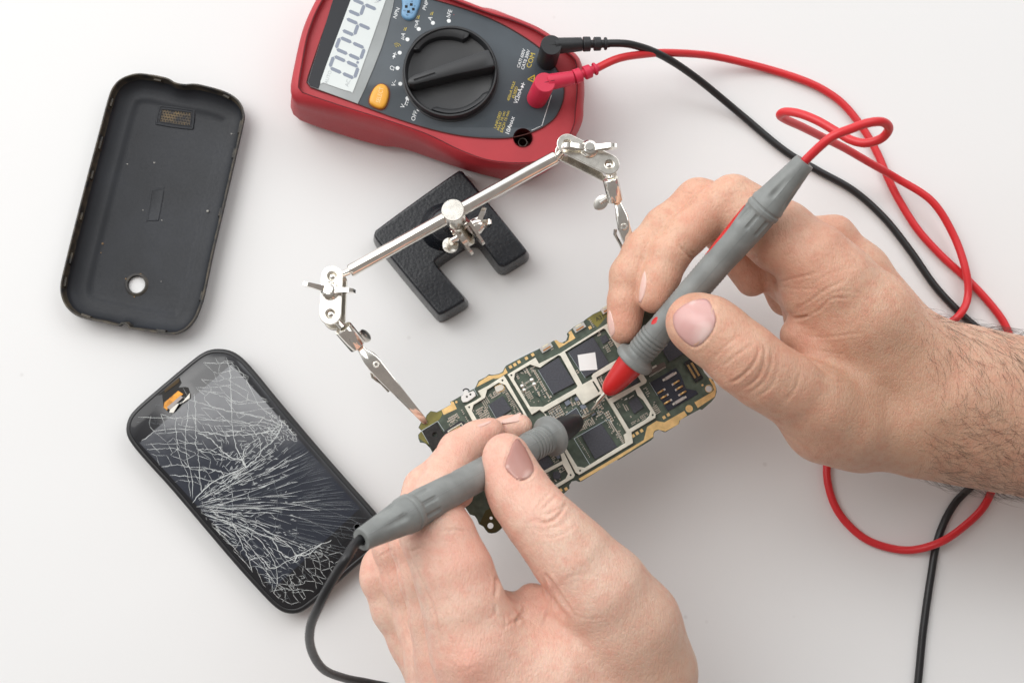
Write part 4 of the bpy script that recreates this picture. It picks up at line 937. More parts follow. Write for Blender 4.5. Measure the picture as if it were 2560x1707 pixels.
    for g in G: plate('gold_pad', PL('R1', g, ZT), [], ZT + e, ZT + e + .05, M_GOLD, T)
    def sq(x, y, s, s2=None, name='contact_pad', m=M_GOLD, z=ZT, h=.08, par=T, an=0.0, tp=1.0):
        k = pxmm(z) / 2.61375; c = R(x, y, z); return MB().box((c[0], c[1], z), s * k, (s2 or s) * k, h, ANGB + an, taper=tp).build(name, m, par, smooth=False)
    for x, y in ((722, 463), (750, 448), (778, 430), (826, 406), (867, 383), (1242, 206), *S5([(1372, 505), (1425, 472), (995, 730), (1043, 698), (1097, 668), (172, 1380), (105, 1395)])): sq(x, y, 20)
    for x, y, r in (*[(q[0], q[1], r) for q, r in zip(S5([(1680, 398), (1843, 110)]), (24, 7))], (368, 692, 8)):
        plate('round_pad', circ(x, y, r), [], ZT, ZT + .08, M_GOLD, T)
    plate('hole_ring', circ(2018, 605, 25, 28), [circ(2018, 605, 21.2, 28)], ZT, ZT + .06, M_GOLD, T)
    vh = MB()
    for i in range(11):
        for j in range(3):
            x, y = S5([(1772 + i * 20.5 + j * 9, 335 - i * 13 + j * 17)])[0]; c = R(x, y, ZT + .1); vh.lathe(c, c + [0, 0, .03], [(0, .11), (1, .11)], 6)
    for g in ((520, 575, 640, 520, 9), (1040, 325, 1130, 275, 7), (1190, 1190, 1640, 915, 34), (1700, 850, 1840, 780, 9)):
        for i in range(g[4]):
            t = i / g[4]; c = R(g[0] + (g[2] - g[0]) * t + rnd.uniform(-3, 3), g[1] + (g[3] - g[1]) * t + rnd.uniform(-4, 4), ZT + .1); vh.lathe(c, c + [0, 0, .03], [(0, .09), (1, .09)], 5)
    tag(vh.build('via_dots', mat('via_dot', (.55, .44, .24), .5), T, smooth=False), kind='stuff')
    # shield frames
    z0, z1 = ZT, ZT + 1.5
    def frame(out, hs, name='shield_frame', pins=()): return plate(name, RL(out, z1), [RL(h, z1) for h in hs] + [circ(x, y, 6.5, 16, z1) for x, y in pins], z1 - .28, z1, M_frame, T, bevel=.06)
    def wall(paths, off=0.0):
        """the thin upright sides under the frame"""
        mb = MB()
        for p in paths:
            q = [R(x, y, z1)[:2] for x, y in p]
            for i in range(len(q)):
                a, b = q[i], q[(i + 1) % len(q)]; t = b - a; L = np.linalg.norm(t)
                if L < .2: continue
                mb.box((*((a + b) / 2), z0), L, .16, z1 - .28 - z0, math.atan2(t[1], t[0]))
        return mb.build('shield_wall', mat('shield_side', (.55, .52, .44), .4, .9), T, smooth=False)
    fA = S4([(845, 1020), (990, 945), (1065, 895), (1020, 822), (1150, 755), (1355, 622), (1385, 660), (1640, 1110), (1720, 1260), (1300, 1560), (1160, 1600)])
    hA = S4([(962, 1000), (1110, 912), (1140, 805), (1290, 712), (1375, 742), (1600, 1092), (1660, 1240), (1260, 1500), (1190, 1530), (940, 1082)])
    frame(fA, [hA], pins=S4([(1340, 683), (905, 1033)])); wall([fA])
    fB = [(703, 512), (885, 402), (908, 442), (1050, 372), (1355, 180), (1376, 170), (1612, 550), (1608, 566), (1562, 592), (1672, 770), (1668, 795), (1512, 888), (1522, 958), (1172, 1166), (1148, 1152), (1060, 985), (972, 812), (955, 775), (912, 742), (862, 774)]
    H1 = [(752, 503), (850, 447), (915, 468), (968, 430), (1035, 386), (1050, 392), (1160, 588), (1152, 600), (935, 722), (850, 722), (745, 545)]
    H2 = [(1078, 366), (1330, 212), (1342, 216), (1455, 395), (1372, 440), (1262, 508), (1252, 524), (1258, 540), (1192, 577)]
    H3 = [(1283, 532), (1458, 430), (1540, 500), (1575, 560), (1362, 672), (1340, 640), (1322, 618)]
    H3b = [(1257, 558), (1266, 556), (1308, 620), (1297, 629)]
    H4 = [(940, 757), (1148, 636), (1165, 660), (1196, 708), (1300, 645), (1330, 640), (1372, 708), (1482, 893), (1462, 906), (1474, 958), (1206, 1122), (1158, 1113), (1072, 972), (960, 800)]
    H5 = S5([(748, 325), (1020, 165), (1048, 235), (1112, 290), (1205, 430), (1192, 485), (1145, 530), (945, 648)])
    frame(fB, [H1, H2, H3, H3b, H4, H5], pins=[(728, 517), (1177, 1140)] + S5([(1235, 476)])); wall([fB, H4])
    fC = [(1052, 985), (1142, 1168), (1135, 1185), (820, 1372), (690, 1150)]
    hC1 = [(1062, 1098), (1098, 1160), (1082, 1192), (840, 1335), (780, 1250)]; hC2 = [(1040, 1000), (1060, 1075), (770, 1232), (725, 1150)]
    frame(fC, [hC1, hC2], pins=[(1115, 1168)]); wall([fC])
    # solid shield patch and small slots
    # chips
    occupied = []
    def chip(pts, h, m=M_chip, name='chip', z=ZT, bev=.06, label=None):
        occupied.append(pts); o = plate(name, RL(pts, z + h), [], z, z + h, m, T, bevel=bev)
        if label: o['label'] = label
        return o
    chip([(580, 710), (670, 650), (728, 740), (635, 805)], .9)
    chip([(905, 482), (1035, 402), (1140, 568), (1000, 640)], 1.05)
    C3 = chip([(1100, 366), (1262, 268), (1368, 440), (1212, 530)], 1.0)
    chip([(1185, 905), (1315, 830), (1420, 985), (1275, 1065)], 1.0)
    chip([(1085, 778), (1150, 732), (1195, 815), (1120, 850)], .7)
    chip([(1490, 692), (1550, 655), (1592, 725), (1530, 770)], .8)
    chip([(890, 1075), (960, 1035), (1005, 1095), (930, 1150)], .8)
    chip([(1495, 565), (1540, 530), (1562, 565), (1520, 592)], .8)
    chip([(1305, 270), (1345, 250), (1368, 290), (1326, 315)], .5)
    chip([(1700, 330), (1800, 272), (1860, 370), (1760, 430)], .8)
    plate('white_sticker', RL([(1160, 385), (1275, 367), (1290, 480), (1175, 488)], ZT + 1.1), [], ZT + 1.01, ZT + 1.1, M_white, T)
    tm = MB().add(*text_mesh('A31', R(1308, 142), 2.9, ANGB - .08, ZT + e, .03, bold=.03)); tm.build('board_lettering', mat('dark_print', (.03, .028, .015), .6), T, smooth=False)
    def strip(pts, w, m, name, z=ZT + .02, par=T, mb=None):
        own = mb is None; mb = mb or MB()
        for a, b in zip(pts, pts[1:]):
            p, q = R(*a)[:2], R(*b)[:2]; t = q - p; mb.box((*((p + q) / 2), z), np.linalg.norm(t) + w * .8, w, .03, math.atan2(t[1], t[0]))
        return mb.build(name, m, par, smooth=False) if own else mb
    sk = MB()
    strip(S5([(270, 765), (680, 530), (705, 540), (885, 835)]), .17, None, '', mb=sk); strip(S5([(270, 765), (465, 1085), (865, 848)]), .17, None, '', z=ZT + .025, mb=sk)
    strip([(903, 484), (1000, 644)], .16, None, '', mb=sk); strip([(1098, 368), (1210, 534)], .16, None, '', mb=sk); strip([(578, 712), (634, 808)], .14, None, '', mb=sk)
    strip([(1083, 776), (1152, 729), (1188, 790)], .14, None, '', mb=sk); strip(S5([(1195, 80), (1290, 235)]), .14, None, '', mb=sk)
    strip([(140, 880), (246, 817), (295, 890)], .17, None, '', z=ZT + .04, mb=sk); strip([(140, 880), (190, 965)], .17, None, '', z=ZT + .045, mb=sk); strip([(400, 655), (480, 600), (508, 650)], .14, None, '', mb=sk); strip([(690, 455), (790, 400), (905, 345)], .14, None, '', mb=sk)
    sk.build('silkscreen', M_silk, T, smooth=False)
    tr = MB()
    for k in range(9):
        strip([(1340 + k * 9 - 20, 700 + k * 6), (1320 + k * 10, 760), (1290 + k * 14, 800), (1330 + k * 13, 835 + k * 3)], .16, None, '', z=ZT + .004, mb=tr)
        strip([(860 + k * 5, 640 + k * 2), (900 + k * 4, 620 + k * 9), (985 - k * 8, 640 + k * 6)], .14, None, '', z=ZT + .004, mb=tr)
        strip([(1185 + k * 10, 745 + k * 4), (1165 + k * 9, 770 + k * 3), (1210 + k * 9, 830)], .13, None, '', z=ZT + .008, mb=tr)
    tag(tr.build('copper_traces', M_trace, T, smooth=False), kind='stuff')
    # inductors, crystals and connectors
    for x, y, s in ((1095, 698, 36), (1156, 672, 30), (1196, 722, 36), (1035, 1052, 22), (1262, 768, 28)): sq(x, y, s, s * .85, 'inductor', M_ind, h=.9, tp=.94); occupied.append([(x - 18, y - 16), (x + 18, y - 16), (x + 18, y + 16), (x - 18, y + 16)])
    o = plate('crystal_can', RL([(620, 592), (668, 572), (680, 596), (674, 612), (634, 630), (622, 612)], ZT + .8), [], ZT, ZT + .8, mat('crystal_lid', (.78, .74, .66), .3, .5), T, bevel=.15)
    plate('crystal_base', RL([(616, 590), (668, 566), (686, 600), (678, 618), (632, 638)], ZT), [], ZT, ZT + .25, M_GOLD, T)
    oc = [(1000, 1150), (1025, 1143), (1048, 1155), (1052, 1182), (1035, 1198), (1010, 1196), (998, 1176)]
    plate('round_inductor', RL(oc, ZT + 1), [], ZT, ZT + 1, M_chip, T, bevel=.1)
    # foam padded block
    fb = plate('foam_block', RL([(145, 880), (240, 820), (308, 945), (212, 1008)], ZT + 2), [circ(228, 905, 15, 20, ZT + 2)], ZT + .05, ZT + 2.0, mat('black_foam', (.022, .021, .020), .85, bump=(1.2, .6, .25), vary=(.8, .3)), T, bevel=.35)
    # flat connectors with rows of contacts
    def conn(c, w, h, base_m, in_m, n, name, zc=ZT, ang=0.0, frame_m=None):
        k = pxmm(zc) / 2.61375; C = R(*c, zc); an = ANGB + ang; u = np.array([math.cos(an), math.sin(an)]); v = np.array([-u[1], u[0]])
        def rect(a, b): return [C[:2] + u * x * a * k / 2 + v * y * b * k / 2 for x, y in ((-1, -1), (1, -1), (1, 1), (-1, 1))]
        o = plate(name, rect(w, h), [rect(w * .86, h * .72)], zc, zc + 1.0, base_m, T, bevel=.08)
        MB().box((C[0], C[1], zc), w * k * .85, h * k * .7, .35, an).build('connector_floor', in_m, o, smooth=False)
        MB().box((C[0], C[1], zc + .35), w * k * .62, h * k * .20, .45, an).build('connector_tongue', in_m, o, smooth=False)
        mb = MB()
        for i in range(n):
            for s_ in (-1, 1):
                p = C[:2] + u * (i - (n - 1) / 2) * w * k * .66 / n + v * s_ * h * k * .235; mb.box((p[0], p[1], zc + .36), w * k * .32 / n, h * k * .22, .4, an)
        mb.build('contacts', M_GOLD, o, smooth=False)
        return o
    plate('connector_pad', RL([(288, 882), (385, 814), (418, 818), (470, 900), (330, 985)], ZT), [], ZT + e, ZT + .2, mat('black_tape', (.018, .02, .024), .4, bump=(1, .2, .08)), T)
    conn((372, 882), 108, 62, mat('gold_edge', (.62, .58, .48), .35, .8), mat('blue_connector', (.13, .18, .28), .45), 12, 'ribbon_socket', ZT + .2)
    conn((1916, 486), 150, 62, mat('black_connector', (.012, .012, .014), .4), mat('black_connector_floor', (.02, .018, .014), .5), 16, 'board_socket', ZT, -math.pi / 2 - .02)
    # antenna switch
    w1 = plate('white_switch', RL([(400, 655), (418, 640), (416, 622), (432, 616), (450, 630), (478, 618), (492, 632), (494, 652), (468, 672), (440, 690), (412, 694), (400, 676)], ZT + 1.3), [circ(437, 657, 7, 12, ZT + 1.3), circ(460, 642, 7, 12, ZT + 1.3)], ZT + .1, ZT + 1.3, mat('white_plastic', (.74, .73, .70), .4), T, bevel=.12)
    MB().tube([(*R(412 + 20 + 20 * math.cos(a), 622 - 16 * math.sin(a), ZT + 1)[:2], ZT + 1.1) for a in np.linspace(.1, math.pi - .1, 9)], .28, 8).build('switch_lever', M_BLACKRUB, w1)
    # side buttons
    for x, y in ((956, 338), (1172, 207), (1352, 85)):
        o = sq(x, y, 82, 36, 'side_button', mat('button_frame', (.72, .70, .66), .3, .9), h=.9)
        k = pxmm(ZT) / 2.61375; c = R(x + 4, y + 5, ZT + .9); MB().box((c[0], c[1], ZT + .9), 56 * k, 11 * k, .06, ANGB).build('button_spring', mat('copper_spring', (.50, .24, .10), .35, .9), o, smooth=False)
        c = R(x - 6, y - 14, ZT + .9); MB().box((c[0], c[1], ZT + .3), 46 * k, 14 * k, .8, ANGB, taper=.9).build('button_cap', mat('ivory_plastic', (.66, .62, .48), .4), o, smooth=False)
    # SIM socket
    sb = plate('sim_socket', RL(S5([(1200, 80), (1520, -105), (1575, -20), (1600, 40), (1640, 150), (1765, 175), (1790, 215), (1420, 430), (1395, 390)]), ZT + .5), [], ZT + .05, ZT + .5, mat('navy_socket_plastic', (.016, .019, .032), .42, bump=(1.5, .2, .06)), T, bevel=.08)
    for x, y, L in ((1440, 5, 150), (1560, 300, 150)):
        q = S5([(x - 60, y + 15)])[0] if False else S5([(x, y)])[0]; o = sq(q[0], q[1], L * .5, 22, 'sim_clip', mat('clip_steel', (.60, .56, .54), .35, .85), z=ZT + .5, h=.8, tp=.85, par=sb)
        q2 = (q[0] - 38, q[1] + 22); sq(q2[0], q2[1], 16, 14, 'sim_clip_foot', M_tin, z=ZT + .5, h=.3, par=sb); q2 = (q[0] + 38, q[1] - 22); sq(q2[0], q2[1], 16, 14, 'sim_clip_foot', M_tin, z=ZT + .5, h=.3, par=sb)
    for x, y, dx in ((1330, 190, 1), (1370, 255, 1), (1410, 320, 1), (1525, 75, -1), (1565, 140, -1), (1605, 205, -1)):
        q = S5([(x, y)])[0]; k = pxmm(ZT) / 2.61375; u = np.array([math.cos(ANGB), math.sin(ANGB)]); c = R(*q, ZT + .5)
        mb = MB(); mb.tube([(*(c[:2] + u * s_ * k * 20), ZT + .55 + .9 * (1 - (s_) ** 2)) for s_ in np.linspace(-1, 1, 9)], .42, 8); mb.build('sim_contact', M_GOLD, sb)
        q2 = (q[0] + 24 * dx, q[1] - 14 * dx); sq(q2[0], q2[1], 15, 13, 'contact_foot', mat('contact_tin', (.62, .56, .52), .4, .7), z=ZT + .5, h=.25, par=sb)
    # chip scale row by the thumb
    o = plate('ribbon_latch', RL([(1622, 490), (1700, 440), (1728, 430), (1740, 455), (1650, 505), (1630, 512)], ZT + .8), [], ZT, ZT + .8, mat('latch_brown', (.13, .10, .085), .4), T, bevel=.08)
    mb = MB()
    for i in range(14):
        c = R(1632 + i * 7.7, 524 - i * 4.5, ZT); mb.box((c[0], c[1], ZT), .28, .55, .2, ANGB)
    mb.build('latch_pins', M_tin, o, smooth=False)
    sq(1650, 470, 58, 12, 'latch_bar', M_tin, h=.9, an=.0)
    sq(1478, 672, 14, 8, 'solder_tab', M_tin, h=.5)
    # row of solder bars
    for bx, by in ((830, 572), (850, 598)):
        mb = MB()
        for i in range(9):
            c = R(bx - 30 + i * 7.0, by + 10 - i * 4.2, ZT); mb.box((c[0], c[1], ZT), .18, .8, .15, ANGB)
        mb.build('solder_row', M_tin, T, smooth=False)
    for x, y in ((798, 588), (862, 548), (878, 576), (812, 615)):
        c = R(x, y, ZT); MB().lathe(c, c + [0, 0, .5], [(0, 1.0), (.4, .85), (.8, .5), (1, .1)], 14).build('solder_blob', M_tin, T)
    # ---- small parts: placed row by row inside each chamber
    def inpoly(p, poly):
        x, y = p; c = False; j = len(poly) - 1
        for i in range(len(poly)):
            if (poly[i][1] > y) != (poly[j][1] > y) and x < (poly[j][0] - poly[i][0]) * (y - poly[i][1]) / (poly[j][1] - poly[i][1]) + poly[i][0]: c = not c
            j = i
        return c
    comps = []
    ux, uy = .866, -.5; vx, vy = .5, .866
    def clear(x, y, m, lim):
        for q in occupied:
            cx = sum(a for a, b in q) / len(q); cy = sum(b for a, b in q) / len(q)
            g = [(cx + (a - cx) * (1 + m / 60), cy + (b - cy) * (1 + m / 60)) for a, b in q]
            if inpoly((x, y), g): return False
        return all((x - c[0]) ** 2 + (y - c[1]) ** 2 > (lim * (.75 if c[2] + 0 < 12 else 1)) ** 2 for c in comps[-160:])
    def near_edge(x, y, poly, d):
        return all(inpoly((x + a * d, y + b * d), poly) for a, b in ((1, 0), (-1, 0), (0, 1), (0, -1), (.7, .7), (-.7, -.7), (.7, -.7), (-.7, .7)))
    def cluster(cx, cy, nu, nv, du, dv, L, Wd, poly, kind, along=0, p=.92):
        for i in range(nu):
            for j in range(nv):
                if rnd.random() > p: continue
                a = (i - (nu - 1) / 2) * du; b = (j - (nv - 1) / 2) * dv; x = cx + a * ux + b * vx + rnd.gauss(0, .5); y = cy + a * uy + b * vy + rnd.gauss(0, .5)
                if near_edge(x, y, poly, max(L, Wd) * .5 + 2) and clear(x, y, 14, max(L, Wd) * .78): comps.append((x, y, L, Wd, along, kind))
    cham = {'A': hA, '1': H1, '2': H2, '3': H3, '4': H4, '5': H5, 'c1': hC1, 'c2': hC2}
    # measured clusters
    for args in ((770, 530, 1, 4, 12, 14, 13, 9, H1), (830, 500, 2, 4, 16, 14, 14, 10, H1), (870, 475, 2, 2, 18, 14, 14, 9, H1), (890, 510, 1, 6, 16, 15, 15, 11, H1), (935, 570, 2, 7, 20, 15, 16, 11, H1), (895, 620, 1, 5, 14, 15, 15, 10, H1), (950, 640, 2, 5, 20, 13, 16, 10, H1), (980, 660, 1, 3, 16, 15, 22, 13, H1), (1055, 620, 3, 2, 18, 15, 13, 9, H1), (1090, 600, 3, 2, 18, 14, 20, 13, H1), (1140, 575, 2, 2, 16, 14, 15, 9, H1), (760, 560, 1, 4, 14, 14, 8, 7, H1), (795, 640, 3, 4, 12, 12, 8, 6, H1), (845, 650, 3, 5, 12, 12, 9, 7, H1),
                 (1090, 400, 1, 4, 18, 18, 17, 11, H2), (1125, 440, 1, 6, 16, 16, 12, 9, H2), (1150, 490, 2, 3, 14, 15, 13, 9, H2), (1215, 545, 1, 1, 12, 14, 26, 15, H2), (1190, 520, 2, 3, 14, 14, 11, 8, H2), (1285, 240, 3, 4, 14, 14, 12, 9, H2), (1345, 350, 4, 4, 13, 13, 9, 7, H2), (1370, 300, 2, 5, 13, 13, 10, 7, H2),
                 (560, 690, 4, 5, 13, 12, 9, 6, hA), (540, 755, 5, 5, 14, 13, 12, 8, hA), (560, 790, 5, 3, 13, 12, 9, 6, hA), (620, 640, 5, 3, 14, 13, 12, 8, hA), (700, 640, 4, 8, 12, 12, 9, 6, hA), (745, 720, 3, 9, 12, 12, 9, 6, hA), (700, 790, 7, 3, 11, 12, 8, 5, hA), (640, 830, 7, 3, 12, 12, 9, 6, hA),
                 (1020, 760, 5, 5, 18, 15, 15, 10, H4), (1010, 800, 5, 4, 14, 13, 11, 8, H4), (1130, 700, 2, 2, 18, 16, 18, 11, H4), (1180, 690, 3, 2, 18, 15, 17, 10, H4), (1210, 760, 3, 3, 18, 15, 18, 11, H4), (1300, 730, 3, 3, 17, 15, 15, 10, H4), (1300, 770, 3, 2, 18, 15, 14, 10, H4), (1230, 830, 7, 4, 12, 12, 11, 7, H4), (1365, 790, 2, 5, 16, 16, 17, 10, H4), (1395, 860, 2, 10, 12, 11, 10, 6, H4), (1440, 920, 2, 8, 12, 11, 10, 6, H4), (1180, 870, 5, 2, 10, 12, 9, 6, H4), (1320, 680, 4, 2, 15, 14, 13, 9, H4), (1180, 960, 1, 8, 13, 13, 5, 5, H4), (1215, 1010, 1, 8, 13, 13, 5, 5, H4), (1370, 850, 1, 7, 13, 13, 5, 5, H4),
                 (1545, 835, 6, 5, 10, 10, 7, 6, H5), (1600, 790, 5, 4, 12, 11, 8, 6, H5), (1475, 725, 2, 4, 14, 13, 11, 7, H5), (1520, 660, 4, 2, 13, 12, 10, 7, H5), (1425, 715, 2, 3, 12, 12, 6, 6, H5), (1605, 700, 2, 5, 12, 12, 9, 6, H5),
                 (1310, 560, 3, 4, 14, 14, 12, 8, H3), (1470, 640, 6, 3, 13, 13, 10, 7, H3), (1545, 520, 4, 5, 14, 14, 12, 8, H3), (1430, 640, 4, 3, 13, 12, 9, 6, H3),
                 (1010, 1060, 5, 5, 12, 12, 9, 6, hC2), (1060, 1130, 4, 3, 12, 12, 9, 6, hC1), (1040, 1215, 3, 2, 16, 14, 16, 10, hC1), (960, 1180, 3, 3, 12, 12, 9, 6, hC1)):
        cluster(*args, kind=None if len(args) > 9 else 0, along=rnd.choice([0, 0, 1]))
    big = [(120, 900), (2000, 900)]
    free = [(330, 700), (480, 620), (560, 800), (470, 900), (300, 860)]
    cluster(345, 800, 6, 3, 14, 13, 12, 8, [(280, 700), (460, 700), (460, 860), (280, 860)], 0)
    cluster(430, 790, 1, 9, 12, 13, 8, 6, [(380, 720), (500, 720), (500, 900), (380, 900)], 0)
    cluster(350, 830, 6, 2, 11, 12, 7, 5, [(280, 780), (460, 780), (460, 870), (280, 870)], 0)
    cluster(1252, 178, 1, 5, 12, 13, 9, 6, [(1200, 120), (1300, 120), (1300, 240), (1200, 240)], 0)
    cluster(985, 338, 3, 3, 10, 12, 8, 6, [(985, 300), (1040, 300), (1040, 360), (985, 360)], 0)
    cluster(1610, 620, 2, 6, 14, 14, 9, 6, [(1560, 560), (1660, 560), (1660, 700), (1560, 700)], 0)
    cluster(1670, 730, 3, 7, 11, 12, 9, 6, [(1640, 690), (1730, 660), (1730, 790), (1640, 790)], 0)
    cluster(1790, 350, 8, 8, 16, 16, 12, 8, [(1640, 250), (1900, 250), (1900, 470), (1640, 470)], 0, p=.5)
    # sparse filler in the chambers
    for nm, poly in cham.items():
        xs = [a for a, b in poly]; ys = [b for a, b in poly]
        for _ in range({'4': 170, '1': 120, '2': 60, 'A': 90, '5': 14}.get(nm, 40)):
            x, y = rnd.uniform(min(xs), max(xs)), rnd.uniform(min(ys), max(ys))
            if nm == '4' and x < 1320 and y > 930: continue
            s_ = rnd.choice([(9, 6), (8, 6), (12, 8), (6, 5)])
            if near_edge(x, y, poly, s_[0] * .5 + 4) and clear(x, y, 16, s_[0] * 1.05): comps.append((x, y, *s_, rnd.choice([0, 1]), 0))
    comps.sort(key=lambda c: -c[2] * c[3])
    k = pxmm(ZT) / 2.61375
    protos = {}
    def comp_mesh(mb, x, y, L, Wd, along, ox=None):
        c = R(x, y, ZT) if ox is None else ox; an = ANGB + (math.pi / 2 if along else 0); u = np.array([math.cos(an), math.sin(an)]); h = min(L, Wd) * k * .55
        gold = L < 7
        mb.box((c[0], c[1], ZT), L * k * .5, Wd * k, h, an, m=1)
        for s_ in (-1, 1): mb.box((*(c[:2] + u * s_ * L * k * .375), ZT), L * k * .25, Wd * k * 1.04, h * 1.05, an, m=0)
    for i, cmp_ in enumerate(comps[:100]):
        mb = MB(); comp_mesh(mb, *cmp_[:5]); dark = rnd.random() < .16
        mb.build('capacitor', [M_tin, M_darkc if dark else M_tan], T, smooth=False)
    mb = MB()
    for cmp_ in comps[100:]: comp_mesh(mb, *cmp_[:5])
    tag(mb.build('tiny_components', [M_tin, M_tan], T, smooth=False), kind='stuff')
    print('COMPONENTS', len(comps))
build_board()
# ------------------------------------------------------------------ the technician's hands
VOX = 0.8

def hp(p):
    """(x px, y px, z mm, r px[, flat]) -> centre mm, radius mm"""
    x, y, z, r = p[:4]
    return P('S', x, y, z), r * pxmm(z)

def surface_nets(F, org, h):
    """closed quad mesh of F < 0 (numpy surface nets)"""
    nx, ny, nz = F.shape; S = F < 0
    c = np.zeros((nx - 1, ny - 1, nz - 1), np.int8)
    for a in (0, 1):
        for b in (0, 1):
            for d in (0, 1): c += S[a:nx - 1 + a, b:ny - 1 + b, d:nz - 1 + d]
    cells = np.argwhere((c > 0) & (c < 8)); idx = -np.ones(c.shape, np.int32); idx[tuple(cells.T)] = np.arange(len(cells))
    acc = np.zeros((len(cells), 3)); cnt = np.zeros(len(cells))
    corners = [(a, b, d) for a in (0, 1) for b in (0, 1) for d in (0, 1)]
    for i, p in enumerate(corners):
        for q in corners[i + 1:]:
            df = [k for k in range(3) if p[k] != q[k]]
            if len(df) != 1: continue
            f0 = F[cells[:, 0] + p[0], cells[:, 1] + p[1], cells[:, 2] + p[2]]; f1 = F[cells[:, 0] + q[0], cells[:, 1] + q[1], cells[:, 2] + q[2]]
            m = (f0 < 0) != (f1 < 0); t = np.where(m, f0 / np.where(m, f0 - f1, 1), 0)
            pt = np.array(p, float)[None] + (np.array(q, float) - np.array(p))[None] * t[:, None]
            acc[m] += pt[m]; cnt[m] += 1
    V = (cells + acc / cnt[:, None]) * h + org
    Q = []
    for ax in range(3):
        o = [k for k in range(3) if k != ax]
        sl0 = [slice(None)] * 3; sl1 = [slice(None)] * 3; sl0[ax] = slice(0, -1); sl1[ax] = slice(1, None)
        for k in o: sl0[k] = slice(1, -1); sl1[k] = slice(1, -1)
        a, b = S[tuple(sl0)], S[tuple(sl1)]; e = np.argwhere(a != b); inside = a[tuple(e.T)]
        base = e.copy(); base[:, o[0]] += 1; base[:, o[1]] += 1
        def cell(d0, d1):
            q = base.copy(); q[:, o[0]] -= d0; q[:, o[1]] -= d1; return idx[tuple(q.T)]
        quad = np.stack([cell(0, 0), cell(1, 0), cell(1, 1), cell(0, 1)], 1)
        flip = inside if ax != 1 else ~inside
        quad[flip] = quad[flip][:, ::-1]
        Q.append(quad)
    Q = np.concatenate(Q)[:, ::-1]
    return V, Q

class Sdf:
    def __init__(s, lo, hi, h):
        s.h = h; s.lo = np.array(lo, float); s.n = np.ceil((np.array(hi) - s.lo) / h).astype(int) + 1
        s.ax = [s.lo[k] + h * np.arange(s.n[k]) for k in range(3)]
    def empty(s): return np.full(s.n, 60.0, np.float32)
    def prim(s, F, a, b, ra, rb, k, flat=1.0, fdir=None, sub=False):
        """smooth-union a tapered capsule into F; flat<1 squashes it along fdir"""
        R = max(ra, rb) + k + 6
        i0 = np.maximum(0, np.floor((np.minimum(a, b) - R - s.lo) / s.h).astype(int)); i1 = np.minimum(s.n, np.ceil((np.maximum(a, b) + R - s.lo) / s.h).astype(int) + 1)
        if (i1 <= i0).any(): return
        X, Y, Z = np.meshgrid(*[s.ax[q][i0[q]:i1[q]] for q in range(3)], indexing='ij', sparse=True)
        ba = (b - a).astype(np.float32); L = float(ba @ ba) + 1e-9
        px, py, pz = X - a[0], Y - a[1], Z - a[2]
        t = np.clip((px * ba[0] + py * ba[1] + pz * ba[2]) / L, 0, 1)
        dx, dy, dz = px - t * ba[0], py - t * ba[1], pz - t * ba[2]
        d2 = dx * dx + dy * dy + dz * dz; r = ra + (rb - ra) * t
        if flat != 1.0:
            f = np.array(fdir, float); f /= np.linalg.norm(f); c = dx * f[0] + dy * f[1] + dz * f[2]
            d2 = d2 + c * c * (1 / flat ** 2 - 1); dist = np.sqrt(d2); d = (dist - r) * (flat + (1 - flat) * .5)
        else: d = np.sqrt(d2) - r
        sl = tuple(slice(i0[q], i1[q]) for q in range(3)); G = F[sl]
        if sub:
            h_ = np.clip(.5 - .5 * (G + d) / k, 0, 1); F[sl] = G * (1 - h_) + (-d) * h_ + k * h_ * (1 - h_)
        else: F[sl] = smin(G, d.astype(np.float32), k)
    def chain(s, F, pts, k=2.5, flat=1.0, fdir=None):
        q = [hp(p) for p in pts]
        for (a, ra), (b, rb) in zip(q, q[1:]): s.prim(F, a, b, ra, rb, k, flat, fdir)

def smin(a, b, k):
    h_ = np.clip(.5 + .5 * (b - a) / k, 0, 1)
    return b * (1 - h_) + a * h_ - k * h_ * (1 - h_)

def smooth_mesh(V, Q, it, w=.5):
    E = np.concatenate([Q[:, [0, 1]], Q[:, [1, 2]], Q[:, [2, 3]], Q[:, [3, 0]]]); n = len(V)
    deg = np.bincount(E[:, 0], minlength=n) + np.bincount(E[:, 1], minlength=n)
    for i in range(it):
        S = np.stack([np.bincount(E[:, 0], V[E[:, 1], k], n) + np.bincount(E[:, 1], V[E[:, 0], k], n) for k in range(3)], 1) / np.maximum(deg, 1)[:, None]
        V = V + (S - V) * (w if i % 2 == 0 else -w * .9)
    return V

def vnormals(V, Q):
    fn = np.cross(V[Q[:, 2]] - V[Q[:, 0]], V[Q[:, 3]] - V[Q[:, 1]]); N = np.zeros_like(V)
    for j in range(4):
        for k in range(3): N[:, k] += np.bincount(Q[:, j], fn[:, k], len(V))
    return N / np.maximum(np.linalg.norm(N, axis=1, keepdims=True), 1e-9)

def seg_dist(p, poly):
    """distance (px) of image points p to a polyline, and the parameter along it"""
    best = np.full(len(p), 1e9); tt = np.zeros(len(p)); n = len(poly) - 1
    for i in range(n):
        a = np.array(poly[i]); b = np.array(poly[i + 1]); ba = b - a; t = np.clip(((p - a) @ ba) / (ba @ ba + 1e-9), 0, 1)
        d = np.linalg.norm(p - a - t[:, None] * ba, axis=1); m = d < best; best[m] = d[m]; tt[m] = (i + t[m]) / n
    return best, tt

